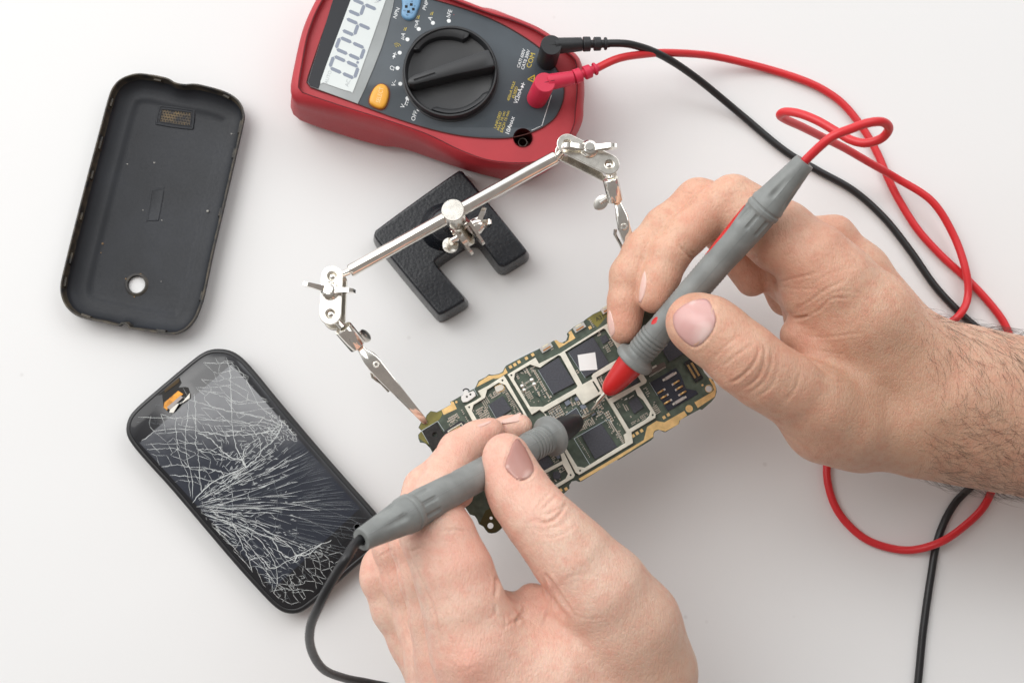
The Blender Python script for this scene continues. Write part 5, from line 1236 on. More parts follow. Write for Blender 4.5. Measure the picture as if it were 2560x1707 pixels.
def skin_material(name, base, dark, red):
    m = bpy.data.materials.new(name); m.use_nodes = True; nt = m.node_tree; b = nt.nodes['Principled BSDF']; L = nt.links.new
    N = nt.nodes.new
    tc = N('ShaderNodeTexCoord')
    def noise_(sc, det=4):
        n = N('ShaderNodeTexNoise'); n.inputs['Scale'].default_value = sc; n.inputs['Detail'].default_value = det; L(tc.outputs['Object'], n.inputs['Vector']); return n
    def mixc(fac, a, b_, mode='MIX'):
        x = N('ShaderNodeMix'); x.data_type = 'RGBA'; x.blend_type = mode
        if hasattr(fac, 'links'): L(fac, x.inputs['Factor'])
        else: x.inputs['Factor'].default_value = fac
        for v, k in ((a, 'A'), (b_, 'B')):
            if hasattr(v, 'links'): L(v, x.inputs[k])
            else: x.inputs[k].default_value = (*v, 1)
        return x.outputs['Result']
    def mr(v, a, b_, c, d):
        x = N('ShaderNodeMapRange'); L(v, x.inputs['Value'])
        for k, q in zip(('From Min', 'From Max', 'To Min', 'To Max'), (a, b_, c, d)): x.inputs[k].default_value = q
        return x.outputs['Result']
    a1 = N('ShaderNodeAttribute'); a1.attribute_name = 'redness'; a2 = N('ShaderNodeAttribute'); a2.attribute_name = 'tan'
    n1, n2, n3 = noise_(45, 5), noise_(230, 5), noise_(900, 3)
    c = mixc(mr(n1.outputs['Fac'], .35, .68, 0, .75), base, tuple(q * f for q, f in zip(base, (1.02, .90, .88))))
    c = mixc(mr(n2.outputs['Fac'], .42, .72, 0, .60), c, red)
    c = mixc(mr(n3.outputs['Fac'], .52, .78, 0, .34), c, dark)
    c = mixc(a1.outputs['Fac'], c, red)
    c = mixc(a2.outputs['Fac'], c, dark)
    L(c, b.inputs['Base Color'])
    vo = N('ShaderNodeTexVoronoi'); vo.feature = 'DISTANCE_TO_EDGE'; vo.inputs['Scale'].default_value = 1500; L(tc.outputs['Object'], vo.inputs['Vector'])
    mp = N('ShaderNodeMapping'); mp.inputs['Scale'].default_value = (1, .33, 1); mp.inputs['Rotation'].default_value = (0, 0, .5); L(tc.outputs['Object'], mp.inputs['Vector'])
    v2 = N('ShaderNodeTexVoronoi'); v2.feature = 'DISTANCE_TO_EDGE'; v2.inputs['Scale'].default_value = 900; L(mp.outputs['Vector'], v2.inputs['Vector'])
    ad = N('ShaderNodeMath'); ad.operation = 'ADD'; L(mr(vo.outputs['Distance'], 0, .28, 0, .55), ad.inputs[0]); L(mr(v2.outputs['Distance'], 0, .2, 0, 1), ad.inputs[1])
    ad2 = N('ShaderNodeMath'); ad2.operation = 'ADD'; L(ad.outputs[0], ad2.inputs[0]); L(noise_(420, 4).outputs['Fac'], ad2.inputs[1])
    bp = N('ShaderNodeBump'); bp.inputs['Strength'].default_value = .5; bp.inputs['Distance'].default_value = .00019; ad3 = N('ShaderNodeMath'); ad3.operation = 'MULTIPLY_ADD'; ad3.inputs[1].default_value = 1.5; L(noise_(210, 3).outputs['Fac'], ad3.inputs[0]); L(ad2.outputs[0], ad3.inputs[2]); L(ad3.outputs[0], bp.inputs['Height']); L(bp.outputs['Normal'], b.inputs['Normal'])
    L(mr(n2.outputs['Fac'], .3, .7, .40, .56), b.inputs['Roughness']); inp(b, 'Specular IOR Level', .42)
    inp(b, 'Subsurface Weight', .16); b.inputs['Subsurface Radius'].default_value = (1.0, .32, .16); inp(b, 'Subsurface Scale', .0032)
    return m

def build_hand(name, parent, build, box, creases, reds, tan_shades, matl, label, bumps=()):
    S = Sdf(*box, VOX); F = build(S)
    for q_ in range(3):
        ix_ = [slice(None)] * 3
        for e_ in (0, 1, -1, -2):
            ix_[q_] = e_; F[tuple(ix_)] = np.maximum(F[tuple(ix_)], .4)
    V, Q = surface_nets(F, S.lo, S.h); V = smooth_mesh(V, Q, 4)
    N_ = vnormals(V, Q)
    c = V.mean(0)
    if ((V - c) * N_).sum(1).mean() < 0: Q = Q[:, ::-1]; N_ = -N_
    # wrinkles: real furrows pressed along measured lines on the camera-facing skin
    img = proj(V); view = CAM - V; view /= np.linalg.norm(view, axis=1, keepdims=True); facing = np.clip(((N_ * view).sum(1) - .05) * 4, 0, 1)
    zr = V[:, 2]; disp = np.zeros(len(V))
    for cr in creases:
        pl, w, dep = cr[0], cr[1], cr[2]; zmin = cr[3] if len(cr) > 3 else -1e9
        pl = spline(pl, 5) if len(pl) > 2 else pl; a = np.array(pl); lo, hi = a.min(0) - w * 4, a.max(0) + w * 4
        m = np.where(((img > lo) & (img < hi)).all(1) & (facing > 0) & (zr > zmin))[0]
        if not len(m): continue
        d, t = seg_dist(img[m], pl); fade = np.clip(np.minimum(t, 1 - t) * 5, 0, 1) ** .7
        disp[m] += facing[m] * fade * (-dep * np.exp(-(d / w) ** 2) + dep * .28 * np.exp(-((d - 2.3 * w) / (1.3 * w)) ** 2))
    for (x, y, r, amp, zmin) in bumps:
        d = np.linalg.norm(img - np.array([x, y]), axis=1); m = zr > zmin; disp[m] += (amp * np.exp(-(d[m] / r) ** 2)) * facing[m]
    V = V + N_ * disp[:, None]
    me = bpy.data.meshes.new(name); me.vertices.add(len(V)); me.vertices.foreach_set('co', V.astype(np.float32).ravel())
    me.loops.add(len(Q) * 4); me.loops.foreach_set('vertex_index', Q.astype(np.int32).ravel()); me.polygons.add(len(Q)); me.polygons.foreach_set('loop_start', np.arange(len(Q), dtype=np.int32) * 4)
    me.update(calc_edges=True); me.validate(); me.polygons.foreach_set('use_smooth', [True] * len(me.polygons)); me.materials.append(matl)
    def attr(nm, lst):
        v = np.zeros(len(V)); imv = proj(V)
        for (x, y, z, r, k) in lst:
            d = np.linalg.norm(imv - np.array([x, y]), axis=1) * pxmm(z) + np.maximum(0, z - 28 - V[:, 2]); v = np.maximum(v, k * np.exp(-(d / r) ** 2))
        at = me.attributes.new(nm, 'FLOAT', 'POINT'); at.data.foreach_set('value', np.clip(v, 0, 1).astype(np.float32))
    attr('redness', reds); attr('tan', tan_shades)
    o = link_mesh(name, me, parent); o['label'] = label
    bvh = BVHTree.FromPolygons([tuple(v) for v in V], [tuple(q) for q in Q]) 
    return o, V, N_, bvh

def nail(hand, bvh, outline, m, lift=.32, white=None, zoff=0.0, dome=.0):
    """finger nail: outline in image px, laid on the fingertip as a curved plate with thickness"""
    o = resample(spline(outline, 6, True), 56); c = np.mean(o, 0); V = []; F = []; R_ = 9; n = 56
    cam = Vector(CAM)
    def hit(x, y):
        q = P('S', x, y, 0.0); d = (Vector(q) - cam).normalized(); h = bvh.ray_cast(cam, d)
        return (np.array(h[0]), np.array(h[1])) if h[0] is not None else None
    hc = hit(*c); pts = []; nrm = []
    for i in range(R_ + 1):
        t = i / R_
        for k in range(n if i else 1):
            x, y = c + (o[k] - c) * t; h = hit(x, y)
            if h is None: h = (pts[-1] if pts else hc[0], nrm[-1] if nrm else hc[1])
            pts.append(h[0]); nrm.append(h[1])
    pts = np.array(pts); nrm = np.array(nrm)
    # smooth the normals and lift the plate off the skin; the border dips back into it
    mn = nrm.mean(0); mn /= np.linalg.norm(mn); nrm = nrm * .5 + mn * .5; nrm /= np.linalg.norm(nrm, axis=1, keepdims=True)
    # replace the surface by a smooth fit
    A = pts - pts.mean(0); e1 = A[-1] - A[0]; e1 -= mn * (e1 @ mn); e1 /= np.linalg.norm(e1); e2 = np.cross(mn, e1)
    u, v, w = A @ e1, A @ e2, A @ mn; M_ = np.stack([np.ones_like(u), u, v, u * u, u * v, v * v], 1); co = np.linalg.lstsq(M_, w, rcond=None)[0]; wf = M_ @ co
    w = .25 * w + .75 * wf; pts = pts.mean(0) + np.outer(u, e1) + np.outer(v, e2) + np.outer(w, mn)
    for i in range(R_ + 1):
        t = i / R_; hgt = lift * (1 if t < .8 else 1 - ((t - .8) / .2) ** 2 * 1.2) + dome * (1 - t * t)
        for k in range(n if i else 1):
            j = 0 if i == 0 else 1 + (i - 1) * n + k; V.append(pts[j] + nrm[j] * hgt)
    base = len(V)
    for k in range(n): V.append(pts[1 + (R_ - 1) * n + k] - nrm[1 + (R_ - 1) * n + k] * .6)
    for k in range(n): F.append((0, 1 + k, 1 + (k + 1) % n))
    for i in range(1, R_):
        b = 1 + (i - 1) * n
        for k in range(n): F.append((b + k, b + n + k, b + n + (k + 1) % n, b + (k + 1) % n))
    b = 1 + (R_ - 1) * n
    for k in range(n): F.append((b + k, base + k, base + (k + 1) % n, b + (k + 1) % n))
    me_o = mesh('fingernail', V, F, m, hand, angle=80, fix=True)
    # the pale moon and free edge are pigment of the nail itself
    me = me_o.data; at = me.attributes.new('pale', 'FLOAT', 'POINT'); im = proj(np.array(V)); val = np.zeros(len(V))
    for (x, y, r, k) in (white or ()):
        val = np.maximum(val, k * np.clip(1.6 - np.linalg.norm(im - np.array([x, y]), axis=1) / r * 1.3, 0, 1))
    at.data.foreach_set('value', np.clip(val, 0, 1).astype(np.float32))
    return me_o

def nail_material(name, base, pale, rough=.26):
    m = bpy.data.materials.new(name); m.use_nodes = True; nt = m.node_tree; b = nt.nodes['Principled BSDF']; L = nt.links.new
    a = nt.nodes.new('ShaderNodeAttribute'); a.attribute_name = 'pale'; x = nt.nodes.new('ShaderNodeMix'); x.data_type = 'RGBA'
    tc = nt.nodes.new('ShaderNodeTexCoord'); n = nt.nodes.new('ShaderNodeTexNoise'); n.inputs['Scale'].default_value = 160; L(tc.outputs['Object'], n.inputs['Vector'])
    y = nt.nodes.new('ShaderNodeMix'); y.data_type = 'RGBA'; y.inputs['A'].default_value = (*base, 1); y.inputs['B'].default_value = (*[q * f for q, f in zip(base, (.93, .80, .82))], 1); L(n.outputs['Fac'], y.inputs['Factor'])
    L(a.outputs['Fac'], x.inputs['Factor']); L(y.outputs['Result'], x.inputs['A']); x.inputs['B'].default_value = (*pale, 1); L(x.outputs['Result'], b.inputs['Base Color'])
    b.inputs['Roughness'].default_value = rough; inp(b, 'Subsurface Weight', .15); b.inputs['Subsurface Radius'].default_value = (1, .4, .3); inp(b, 'Subsurface Scale', .0015)
    return m

def right_hand(S):
    T1 = lambda x, y: (1480 + x / 2.8, 400 + y / 2.8)
    # thumb
    th = S.empty()
    S.chain(th, [(1738, 806, 90, 74), (1770, 822, 91, 80), (1808, 850, 91, 80), (1862, 897, 90, 86), (1915, 938, 87, 84), (1968, 966, 82, 86), (2035, 1010, 74, 98), (2110, 1045, 66, 112)], 4)
    # index finger
    ix = S.empty()
    S.chain(ix, [(1633, 745, 70, 38.5), (1640, 722, 70, 43), (1652, 690, 70, 48), (1673, 636, 70, 52), (1715, 586, 70, 54), (1775, 532, 71, 56), (1832, 500, 72, 58)], 2.5)
    S.chain(ix, [(1832, 500, 72, 58), (1880, 545, 72, 74), (1950, 590, 75, 86), (2040, 650, 78, 84), (2095, 705, 77, 92), (2175, 790, 72, 108), (2270, 900, 64, 120)], 5)
    # middle finger
    md = S.empty()
    S.chain(md, [(1560, 822, 61, 38.5), (1562, 798, 61, 41), (1566, 755, 61.5, 46), (1578, 690, 62, 53), (1612, 632, 62, 55), (1665, 572, 62, 56), (1745, 502, 62, 53)], 2.5)
    S.chain(md, [(1745, 502, 62, 53), (1830, 520, 60, 58), (1950, 600, 58, 66), (2085, 592, 60, 50), (2150, 680, 58, 70), (2260, 850, 54, 96)], 4)
    # ring and little finger curl below, towards the palm
    rg = S.empty()
    S.chain(rg, [(1845, 664, 48, 34), (1880, 700, 46, 38), (1820, 600, 46, 46), (1780, 560, 46, 46)], 2.5)
    S.chain(rg, [(1780, 560, 46, 46), (1900, 620, 44, 56), (1985, 690, 46, 72), (2080, 700, 46, 70), (2220, 860, 44, 90)], 4)
    lt = S.empty()
    S.chain(lt, [(1925, 700, 32, 32), (1965, 745, 30, 40), (2040, 760, 32, 56), (2130, 840, 34, 74), (2230, 930, 36, 90)], 4)
    # palm, thumb web, heel and forearm
    pm = S.empty()
    S.chain(pm, [(2030, 735, 70, 78), (2110, 830, 66, 95), (2200, 930, 60, 120)], 6)
    S.chain(pm, [(2000, 720, 60, 60), (2060, 800, 52, 90), (2160, 930, 46, 120)], 6)
    S.chain(pm, [(1996, 838, 66, 46), (2050, 880, 66, 62), (2130, 960, 62, 100)], 4)
    S.chain(pm, [(2060, 1058, 66, 100), (2150, 1058, 58, 114), (2240, 1040, 54, 132)], 6)
    S.chain(pm, [(2180, 960, 60, 140), (2321, 994, 56, 186), (2440, 1018, 54, 186), (2560, 1042, 52, 182), (2700, 1072, 50, 190), (2900, 1115, 50, 204), (3300, 1205, 50, 225)], 8, .80, (0, 0, 1))
    F = smin(ix, md, 1.0); F = smin(F, smin(rg, lt, 2.0), 1.6); F = smin(F, pm, 7); F = smin(F, th, 5)
    # deep fold between thumb and palm, and the crease at the finger root
    def fold(pts, r, k=2.0):
        q = [(P('S', x, y, z)) for x, y, z in pts]
        for a, b in zip(q, q[1:]): S.prim(F, a, b, r, r, k, sub=True)
    R2 = lambda x, y, z: (1460 + x / 1.7418, 360 + y / 1.7418, z)
    fold([R2(905, 775, 84), R2(950, 758, 86), R2(1000, 752, 88)], 1.2, 2.5)
    fold([R2(850, 885, 84), R2(940, 905, 86), R2(1010, 940, 87), R2(1075, 985, 89)], 1.3, 3.0)
    return F

def left_hand(S):
    th = S.empty()
    S.chain(th, [(1264, 1137, 97, 54), (1270, 1160, 98, 58), (1285, 1205, 99, 69), (1306, 1245, 101, 75), (1347, 1297, 104, 80), (1395, 1350, 105, 88), (1440, 1402, 105, 98), (1500, 1478, 102, 118), (1565, 1570, 96, 132), (1600, 1680, 88, 140)], 4)
    ix = S.empty()
    S.chain(ix, [(1231, 1074, 76, 26), (1218, 1082, 76, 34), (1190, 1098, 77, 42), (1150, 1130, 80, 52), (1118, 1188, 87, 56), (1098, 1240, 94, 62), (1080, 1318, 103, 76)], 3)
    S.chain(ix, [(1080, 1318, 103, 76), (1100, 1350, 105, 84), (1135, 1435, 107, 92), (1165, 1530, 107, 98), (1195, 1620, 105, 112), (1260, 1760, 100, 140)], 5)
    md = S.empty()
    S.chain(md, [(1300, 1066, 66, 31), (1270, 1076, 66, 34), (1220, 1092, 66, 36), (1130, 1150, 70, 44), (1062, 1220, 75, 50), (1035, 1300, 82, 54), (1034, 1352, 84, 56)], 3)
    S.chain(md, [(1034, 1352, 84, 56), (1062, 1440, 83, 60), (1092, 1550, 82, 63), (1140, 1700, 80, 88)], 4)
    rg = S.empty()
    S.chain(rg, [(1150, 1235, 60, 34), (1085, 1270, 64, 44), (1010, 1320, 68, 52), (988, 1368, 66, 52)], 3)
    S.chain(rg, [(988, 1368, 66, 52), (1020, 1450, 64, 58), (1055, 1550, 62, 61), (1110, 1700, 70, 84)], 4)
    lt = S.empty()
    S.chain(lt, [(1060, 1330, 44, 34), (1000, 1365, 50, 42), (957, 1415, 53, 48), (956, 1445, 54, 50)], 3)
    S.chain(lt, [(956, 1445, 54, 50), (990, 1520, 52, 56), (1040, 1600, 50, 62), (1110, 1720, 54, 80)], 4)
    pm = S.empty()
    S.chain(pm, [(1230, 1640, 96, 110), (1370, 1700, 92, 150), (1460, 1800, 84, 190)], 8)
    S.chain(pm, [(1150, 1640, 80, 90), (1290, 1760, 76, 140), (1440, 1880, 72, 190)], 8)
    S.chain(pm, [(1120, 1680, 64, 84), (1300, 1830, 64, 140)], 8)
    S.chain(pm, [(1255, 1520, 92, 44), (1290, 1580, 94, 70), (1370, 1660, 94, 110)], 4)
    S.chain(pm, [(1330, 1500, 92, 42), (1345, 1550, 94, 60), (1400, 1640, 94, 100)], 4)
    S.chain(pm, [(1440, 1780, 76, 200), (1530, 2000, 68, 190), (1600, 2250, 62, 200)], 8, .82, (0, 0, 1))
    F = smin(ix, md, 1.0); F = smin(F, rg, 1.0); F = smin(F, lt, 1.0); F = smin(F, pm, 8); F = smin(F, th, 6)
    def fold(pts, r, k=2.0):
        q = [P('S', x, y, z) for x, y, z in pts]
        for a, b in zip(q, q[1:]): S.prim(F, a, b, r, r, k, sub=True)
    R3 = lambda x, y, z: (740 + x / 2.2176, 1000 + y / 2.2176, z)
    fold([R3(1268, 1120, 104), R3(1255, 1190, 106)], 1.2, 3)
    fold([R3(1375, 965, 103), R3(1402, 1060, 106), R3(1430, 1120, 108), R3(1480, 1175, 110)], 1.1, 3)
    return F

def build_person():
    T = thing('person', P('S', 2000, 1300, 0), 'person in short view, two bare hands working with test probes, hairy right forearm', 'person')
    SR = skin_material('skin_right', (.67, .425, .30), (.33, .18, .105), (.62, .27, .185))
    SL = skin_material('skin_left', (.73, .505, .395), (.47, .30, .205), (.70, .325, .245))
    T1 = lambda *p: [(1480 + x / 2.8, 400 + y / 2.8) for x, y in p]
    T2 = lambda *p: [(1560 + x / 2.8, 700 + y / 2.8) for x, y in p]
    T3 = lambda *p: [(860 + x / 3.92, 1000 + y / 3.92) for x, y in p]
    T4 = lambda *p: [(880 + x / 2.6133, 1300 + y / 2.6133) for x, y in p]
    R2 = lambda *p: [(1460 + x / 1.7418, 360 + y / 1.7418) for x, y in p]
    cr = [  # thumb knuckle
        (T2((690, 610), (760, 545), (840, 490), (900, 450)), 3.0, .35), (T2((740, 720), (800, 690), (880, 620), (930, 540), (945, 460)), 3.4, .65), (T2((830, 760), (920, 700), (975, 600), (985, 500), (975, 450)), 3.2, .5),
        (T2((880, 790), (980, 710), (1030, 600), (1030, 500)), 3, .35), (T2((920, 830), (1040, 740), (1080, 620), (1080, 540)), 3, .25), (T2((620, 560), (680, 490), (760, 420), (820, 400)), 3, .2),
        (T2((1120, 860), (1200, 760), (1240, 640)), 4, .25), (T2((1080, 1030), (1200, 1120), (1330, 1190)), 3, .18), (T2((1320, 650), (1420, 700), (1560, 720)), 3.5, .22), (T2((1380, 600), (1480, 650), (1640, 700)), 3.5, .22),
        # palm lines
        (T2((1180, 270), (1250, 262), (1290, 250)), 3.5, 1.0), (T2((1290, 250), (1380, 200), (1450, 130), (1600, 130)), 2.8, .35), (T2((1200, 200), (1300, 150), (1420, 60), (1560, 0)), 2.8, .35), (T2((1250, 380), (1350, 400), (1500, 390), (1680, 370)), 2.6, .28), (T2((1250, 460), (1400, 500), (1560, 520)), 2.6, .22),
        (T2((1080, 300), (1180, 360), (1260, 430)), 2.6, .18), (T1((1170, 810), (1300, 850), (1450, 820), (1600, 780)), 3.0, .32), (T1((1230, 860), (1400, 900), (1600, 900)), 2.6, .2),
        # index joints
        (T1((600, 590), (650, 640), (700, 690), (725, 700)), 3.0, .8), (T1((640, 580), (690, 640), (730, 670)), 2.5, .4), (T1((880, 230), (950, 255), (1000, 230)), 2.5, .25), (T1((990, 150), (1020, 190), (1080, 180)), 2.4, .25), (T1((1060, 160), (1095, 220), (1080, 260)), 2.4, .25), (T1((830, 250), (900, 200), (960, 180)), 2.2, .15),
        # middle finger
        (T1((460, 370), (500, 430), (530, 420)), 2.4, .32, 40), (T1((520, 330), (560, 400), (590, 370)), 2.4, .3), (T1((620, 230), (700, 235), (760, 230)), 2.6, .35), (T1((740, 250), (780, 200), (830, 180)), 2.4, .3), (T1((140, 790), (180, 820), (230, 830)), 2.4, .2),
        (R2((1100, 420), (1180, 500), (1250, 600)), 5, .25), (R2((1230, 500), (1330, 620)), 5, .2), (R2((960, 640), (1080, 560), (1180, 540)), 2.4, .18), (R2((1000, 700), (1120, 640), (1250, 660)), 2.4, .18)]
    reds = [(1700, 760, 95, 9, .35), (1850, 880, 104, 12, .25), (1564, 800, 64, 12, .50), (1640, 740, 74, 10, .30), (1960, 650, 92, 22, .22), (2010, 860, 84, 12, .45), (1740, 520, 75, 10, .30), (2085, 560, 72, 12, .35), (1600, 700, 66, 14, .25), (1870, 700, 60, 14, .4)]
    tan_shades = [(2190, 980, 80, 26, .55), (2270, 920, 82, 22, .50), (2330, 1120, 70, 34, .50), (2450, 1120, 66, 40, .40), (2200, 1130, 66, 24, .35), (2090, 1060, 84, 20, .25), (1730, 740, 100, 5, .3)]  # browner forearm skin, plus shade of the wrist's far side painted in
    bx = ((P('S', 1490, 700, 100)[0] - 8, P('S', 2560, 1260, 0)[1] - 12, 4), (P('S', 3150, 900, 0)[0] + 4, P('S', 2000, 500, 0)[1] + 6, 118))
    bumps = [(1850, 880, 40, .9, 60), (2230, 1000, 60, -1.6, 60), (2100, 1060, 60, 1.0, 60), (2440, 1010, 70, .8, 50), (2300, 900, 50, -.8, 50), (2085, 580, 40, .8, 40), (1940, 960, 40, -.7, 60), (1760, 480, 25, .5, 50), (2380, 1100, 50, -1.0, 40)]
    N1 = T1((575, 1075), (640, 1015), (720, 980), (800, 972), (840, 1020), (865, 1085), (868, 1130), (840, 1200), (790, 1265), (740, 1303), (700, 1305), (640, 1265), (590, 1205), (568, 1140), (575, 1075))
    cr += [(N1[3:12], 3.0, .5), (N1[:4], 2.6, .25), (N1[11:], 2.6, .25)]
    H, V, N_, bvh = build_hand('hand', T, right_hand, bx, cr, reds, tan_shades, SR, 'right hand with hairy wrist gripping the red tipped probe', bumps)
    NM = nail_material('nail_plate', (.62, .385, .35), (.76, .62, .57)); NM2 = nail_material('nail_plate_side', (.76, .54, .46), (.82, .70, .62))
    nail(H, bvh, T1((575, 1075), (640, 1015), (720, 980), (800, 972), (840, 1020), (865, 1085), (868, 1130), (840, 1200), (790, 1265), (740, 1303), (700, 1305), (640, 1265), (590, 1205), (568, 1140)), NM, .30, white=[(1480 + 805 / 2.8, 400 + 1235 / 2.8, 34, .55), (1480 + 700 / 2.8, 400 + 985 / 2.8, 10, .5)])
    nail(H, bvh, T1((370, 770), (382, 830), (378, 900), (362, 960), (340, 1000), (326, 985), (330, 930), (342, 860), (355, 805)), NM2, .25)
    nail(H, bvh, T1((122, 1040), (140, 1090), (158, 1160), (160, 1210), (140, 1240), (120, 1250), (113, 1190), (112, 1110)), NM2, .25)
    cr = [(T3((1860, 1160), (1960, 1200), (2060, 1170), (2140, 1080), (2175, 1010)), 3.2, .75), (T3((1940, 1070), (2020, 1000), (2090, 930)), 3.0, .4), (T3((1990, 1120), (2070, 1090), (2150, 1040)), 2.8, .45), (T3((1900, 1060), (1960, 960), (2030, 900)), 2.8, .3), (T3((1980, 1240), (2100, 1240), (2200, 1160)), 2.8, .3), (T3((1880, 1320), (2050, 1340), (2200, 1280), (2280, 1200)), 2.8, .3), (T3((1840, 1250), (1960, 1290), (2100, 1280)), 2.8, .25), (T3((1800, 1080), (1850, 980), (1930, 900)), 2.6, .18),
          (T4((940, 370), (945, 430), (935, 500)), 4.0, .9), (T4((870, 520), (930, 560), (940, 600), (900, 640)), 3, .3), (T4((930, 560), (960, 620), (1000, 640), (1000, 720)), 3.4, .35), (T4((1130, 540), (1120, 600), (1085, 640), (1070, 680)), 4.0, 1.1), (T4((1000, 700), (1050, 660), (1120, 620)), 3, .4), (T4((1245, 370), (1275, 440), (1290, 520), (1280, 600), (1240, 700)), 3.6, .9), (T4((1260, 350), (1320, 430), (1380, 520), (1440, 610)), 3.8, 1.1), (T4((1170, 530), (1220, 560), (1280, 570)), 2.6, .25), (T4((1310, 440), (1340, 560), (1350, 640)), 3, .3), (T4((1440, 610), (1520, 640), (1620, 640)), 2.6, .2), (T4((1350, 400), (1500, 350), (1640, 380)), 2.6, .2),
          (T4((590, 70), (680, 60), (750, 80)), 2.6, .4), (T4((350, 180), (385, 205), (450, 170), (470, 150)), 2.4, .4), (T4((350, 150), (420, 110), (460, 60)), 2.2, .3), (T4((470, 80), (500, 130), (560, 160)), 2.2, .22), (T4((160, 165), (200, 130), (260, 105)), 2.4, .4), (T4((185, 235), (230, 210), (270, 190)), 2.4, .4), (T4((95, 290), (150, 330), (180, 340)), 2.2, .3), (T4((90, 250), (140, 290), (190, 300)), 2.2, .22),
          (T4((640, 920), (700, 960), (760, 940)), 2.4, .25), (T4((650, 960), (720, 985), (800, 950), (820, 985)), 2.4, .25), (T4((690, 900), (700, 930)), 2.4, .3), (T4((950, 940), (1000, 910), (1060, 880)), 2.2, .2), (T4((880, 330), (920, 400)), 2.6, .2),
          (T3((850, 1010), (760, 1150), (700, 1290)), 3, .2), (T3((600, 830), (700, 700), (760, 640)), 2.6, .16)]
    N2_ = T3((1694, 378), (1650, 430), (1620, 510), (1590, 590), (1575, 660), (1640, 740), (1710, 788), (1790, 770), (1845, 725), (1868, 670))
    R3 = lambda *p: [(740 + x / 2.2176, 1000 + y / 2.2176) for x, y in p]
    cr += [(N2_, 2.8, .55), (R3((600, 760), (640, 880), (700, 1010), (760, 1150), (795, 1290), (810, 1400)), 2.8, .45), (R3((545, 780), (560, 900), (600, 1050), (625, 1180), (645, 1300)), 2.6, .4), (R3((455, 850), (500, 950), (530, 1060), (570, 1150), (610, 1270), (640, 1350)), 2.6, .4)]
    reds = [(1230, 1085, 74, 8, .55), (1250, 1170, 96, 9, .55), (1275, 1100, 70, 9, .25), (1180, 1385, 100, 15, .45), (1070, 1345, 100, 10, .28), (1180, 1670, 108, 11, .60), (1085, 1670, 90, 12, .28), (1400, 1540, 100, 9, .35), (1310, 1240, 105, 10, .28), (950, 1420, 52, 12, .35), (1120, 1110, 80, 10, .3), (1350, 1490, 96, 10, .4), (1080, 1230, 80, 10, .25), (1170, 1270, 80, 12, .5)]
    tan_shades = [(1640, 1560, 94, 22, .40), (1690, 1680, 84, 26, .60), (1470, 1340, 98, 12, .28), (1600, 1460, 98, 16, .25)]  # shaded side of thenar and wrist put into the skin colour
    bumps = [(1395, 1265, 26, .9, 80), (1180, 1665, 40, 1.3, 70), (1430, 1330, 25, .5, 80), (1210, 1560, 40, -.6, 80), (1600, 1620, 60, -.8, 80)]
    bx = ((P('S', 890, 1500, 0)[0] + 4, P('S', 1400, 1707, 0)[1] - 95, 12), (P('S', 1990, 1600, 0)[0] + 2, P('S', 1300, 1020, 60)[1] + 4, 146))
    H2, V2, N2, bvh2 = build_hand('hand', T, left_hand, bx, cr, reds, tan_shades, SL, 'left hand holding the black tipped probe', bumps)
    nail(H2, bvh2, T3((1694, 378), (1740, 410), (1790, 480), (1840, 590), (1868, 670), (1845, 725), (1790, 770), (1710, 788), (1640, 740), (1575, 660), (1590, 590), (1620, 510), (1650, 430)), nail_material('left_thumb_nail', (.42, .225, .185), (.66, .46, .40), .3), .28, white=[(860 + 1820 / 3.92, 1000 + 740 / 3.92, 16, .6), (860 + 1600 / 3.92, 1000 + 650 / 3.92, 5, .5)])
    nail(H2, bvh2, T3((1310, 250), (1400, 210), (1450, 200), (1440, 215), (1400, 240), (1340, 262)), NM2, .2)
    nail(H2, bvh2, T3((1530, 205), (1640, 162), (1730, 138), (1738, 170), (1720, 205), (1630, 228), (1540, 238)), NM2, .25)
    # hair on the right forearm and wrist
    rnd = random.Random(3); im = proj(V); vw = CAM - V; vw /= np.linalg.norm(vw, axis=1, keepdims=True); vis = (N_ * vw).sum(1)
    cand = np.where((im[:, 0] > 2290) & (im[:, 0] < 3050) & (vis > -.45))[0]
    mb = MB(); cnt = 0
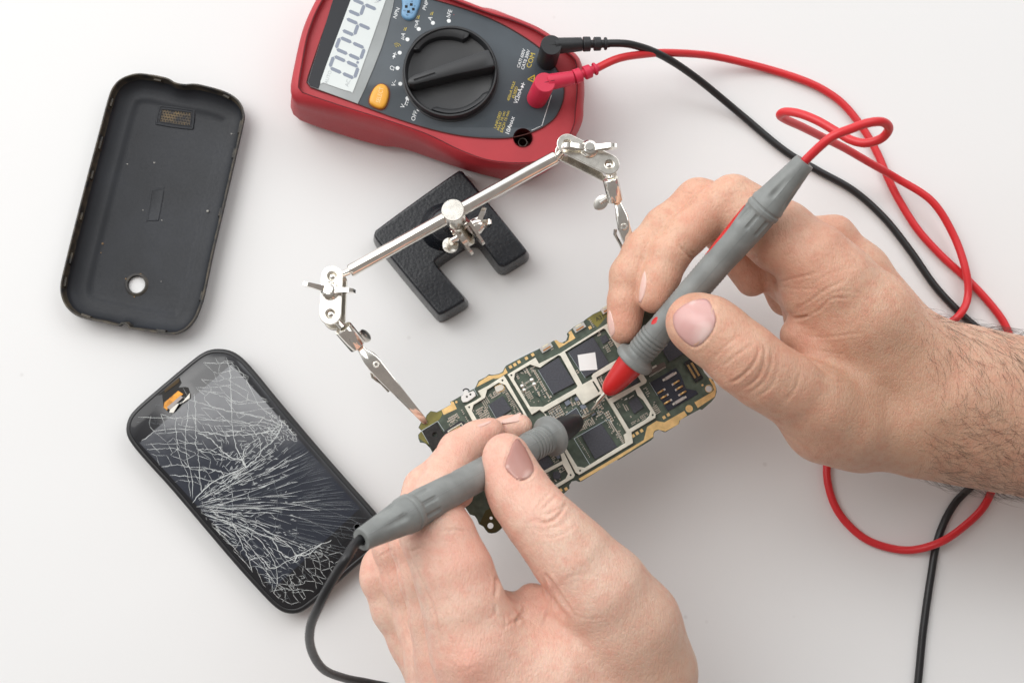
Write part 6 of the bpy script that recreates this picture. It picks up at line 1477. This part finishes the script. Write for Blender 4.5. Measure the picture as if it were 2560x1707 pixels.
    while cnt < 2600:
        i = int(rnd.choice(cand)); x, y = im[i]; edge = vis[i] < .25
        dens = min(1, max(.06, (x - 2290) / 130)); dens *= .35 + .65 * abs((y - 940) / 200) if y > 940 else .9
        if y > 1100: dens = min(1, dens * 1.6)
        if rnd.random() > dens: continue
        n_ = N_[i]; up_part = y < 1010
        dr = np.array([.55, -.85, 0]) if False else (np.array([.30, -1.0, 0.0]) if up_part else np.array([.95, -.30, 0.0]))
        a = rnd.gauss(0, .26 if up_part else .6); dr = np.array([dr[0] * math.cos(a) - dr[1] * math.sin(a), dr[0] * math.sin(a) + dr[1] * math.cos(a), 0])
        dr -= n_ * (dr @ n_); nn = np.linalg.norm(dr)
        if nn < .1: continue
        dr /= nn; sd = np.cross(n_, dr); L = rnd.uniform(4, 13) * (1.15 if edge else 1); cv = rnd.gauss(0, .30); ang = rnd.uniform(.15, .5) + (.35 if edge else 0)
        pts = []
        for k in range(6):
            t = k / 5; s_ = L * t; pts.append(V[i] - n_ * .2 + dr * s_ * math.cos(ang) + n_ * (s_ * math.sin(ang) * (1 - .75 * t) + .12) + sd * cv * s_ * t)
        mb.tube(pts, [.042, .04, .036, .031, .024, .012], 3, cap=False); cnt += 1
    hm = mat('dark_arm_hair', (.030, .019, .012), .45)
    tag(mb.build('arm_hair', hm, H, angle=90, fix=False), kind='stuff')
    # a few stray hairs on the left wrist
    im = proj(V2); vw = CAM - V2; vw /= np.linalg.norm(vw, axis=1, keepdims=True); vis = (N2 * vw).sum(1)
    cand = np.where((im[:, 0] > 1660) & (im[:, 1] > 1640) & (abs(vis) < .4))[0]; mb = MB()
    for _ in range(7):
        i = int(rnd.choice(cand)); n_ = N2[i]; dr = np.array([.6, .5, .2]); sd = np.cross(n_, dr); L = rnd.uniform(5, 10)
        mb.tube([V2[i] + dr * L * t * .8 + n_ * L * (t * .7 - t * t * .5) + sd * rnd.uniform(-.3, .3) * L * t * t for t in np.linspace(0, 1, 6)], .045, 3, cap=False)
    tag(mb.build('arm_hair', hm, H2, angle=90, fix=False), kind='stuff')
import time; _t = time.time()
build_person()
print('HANDS', time.time() - _t)
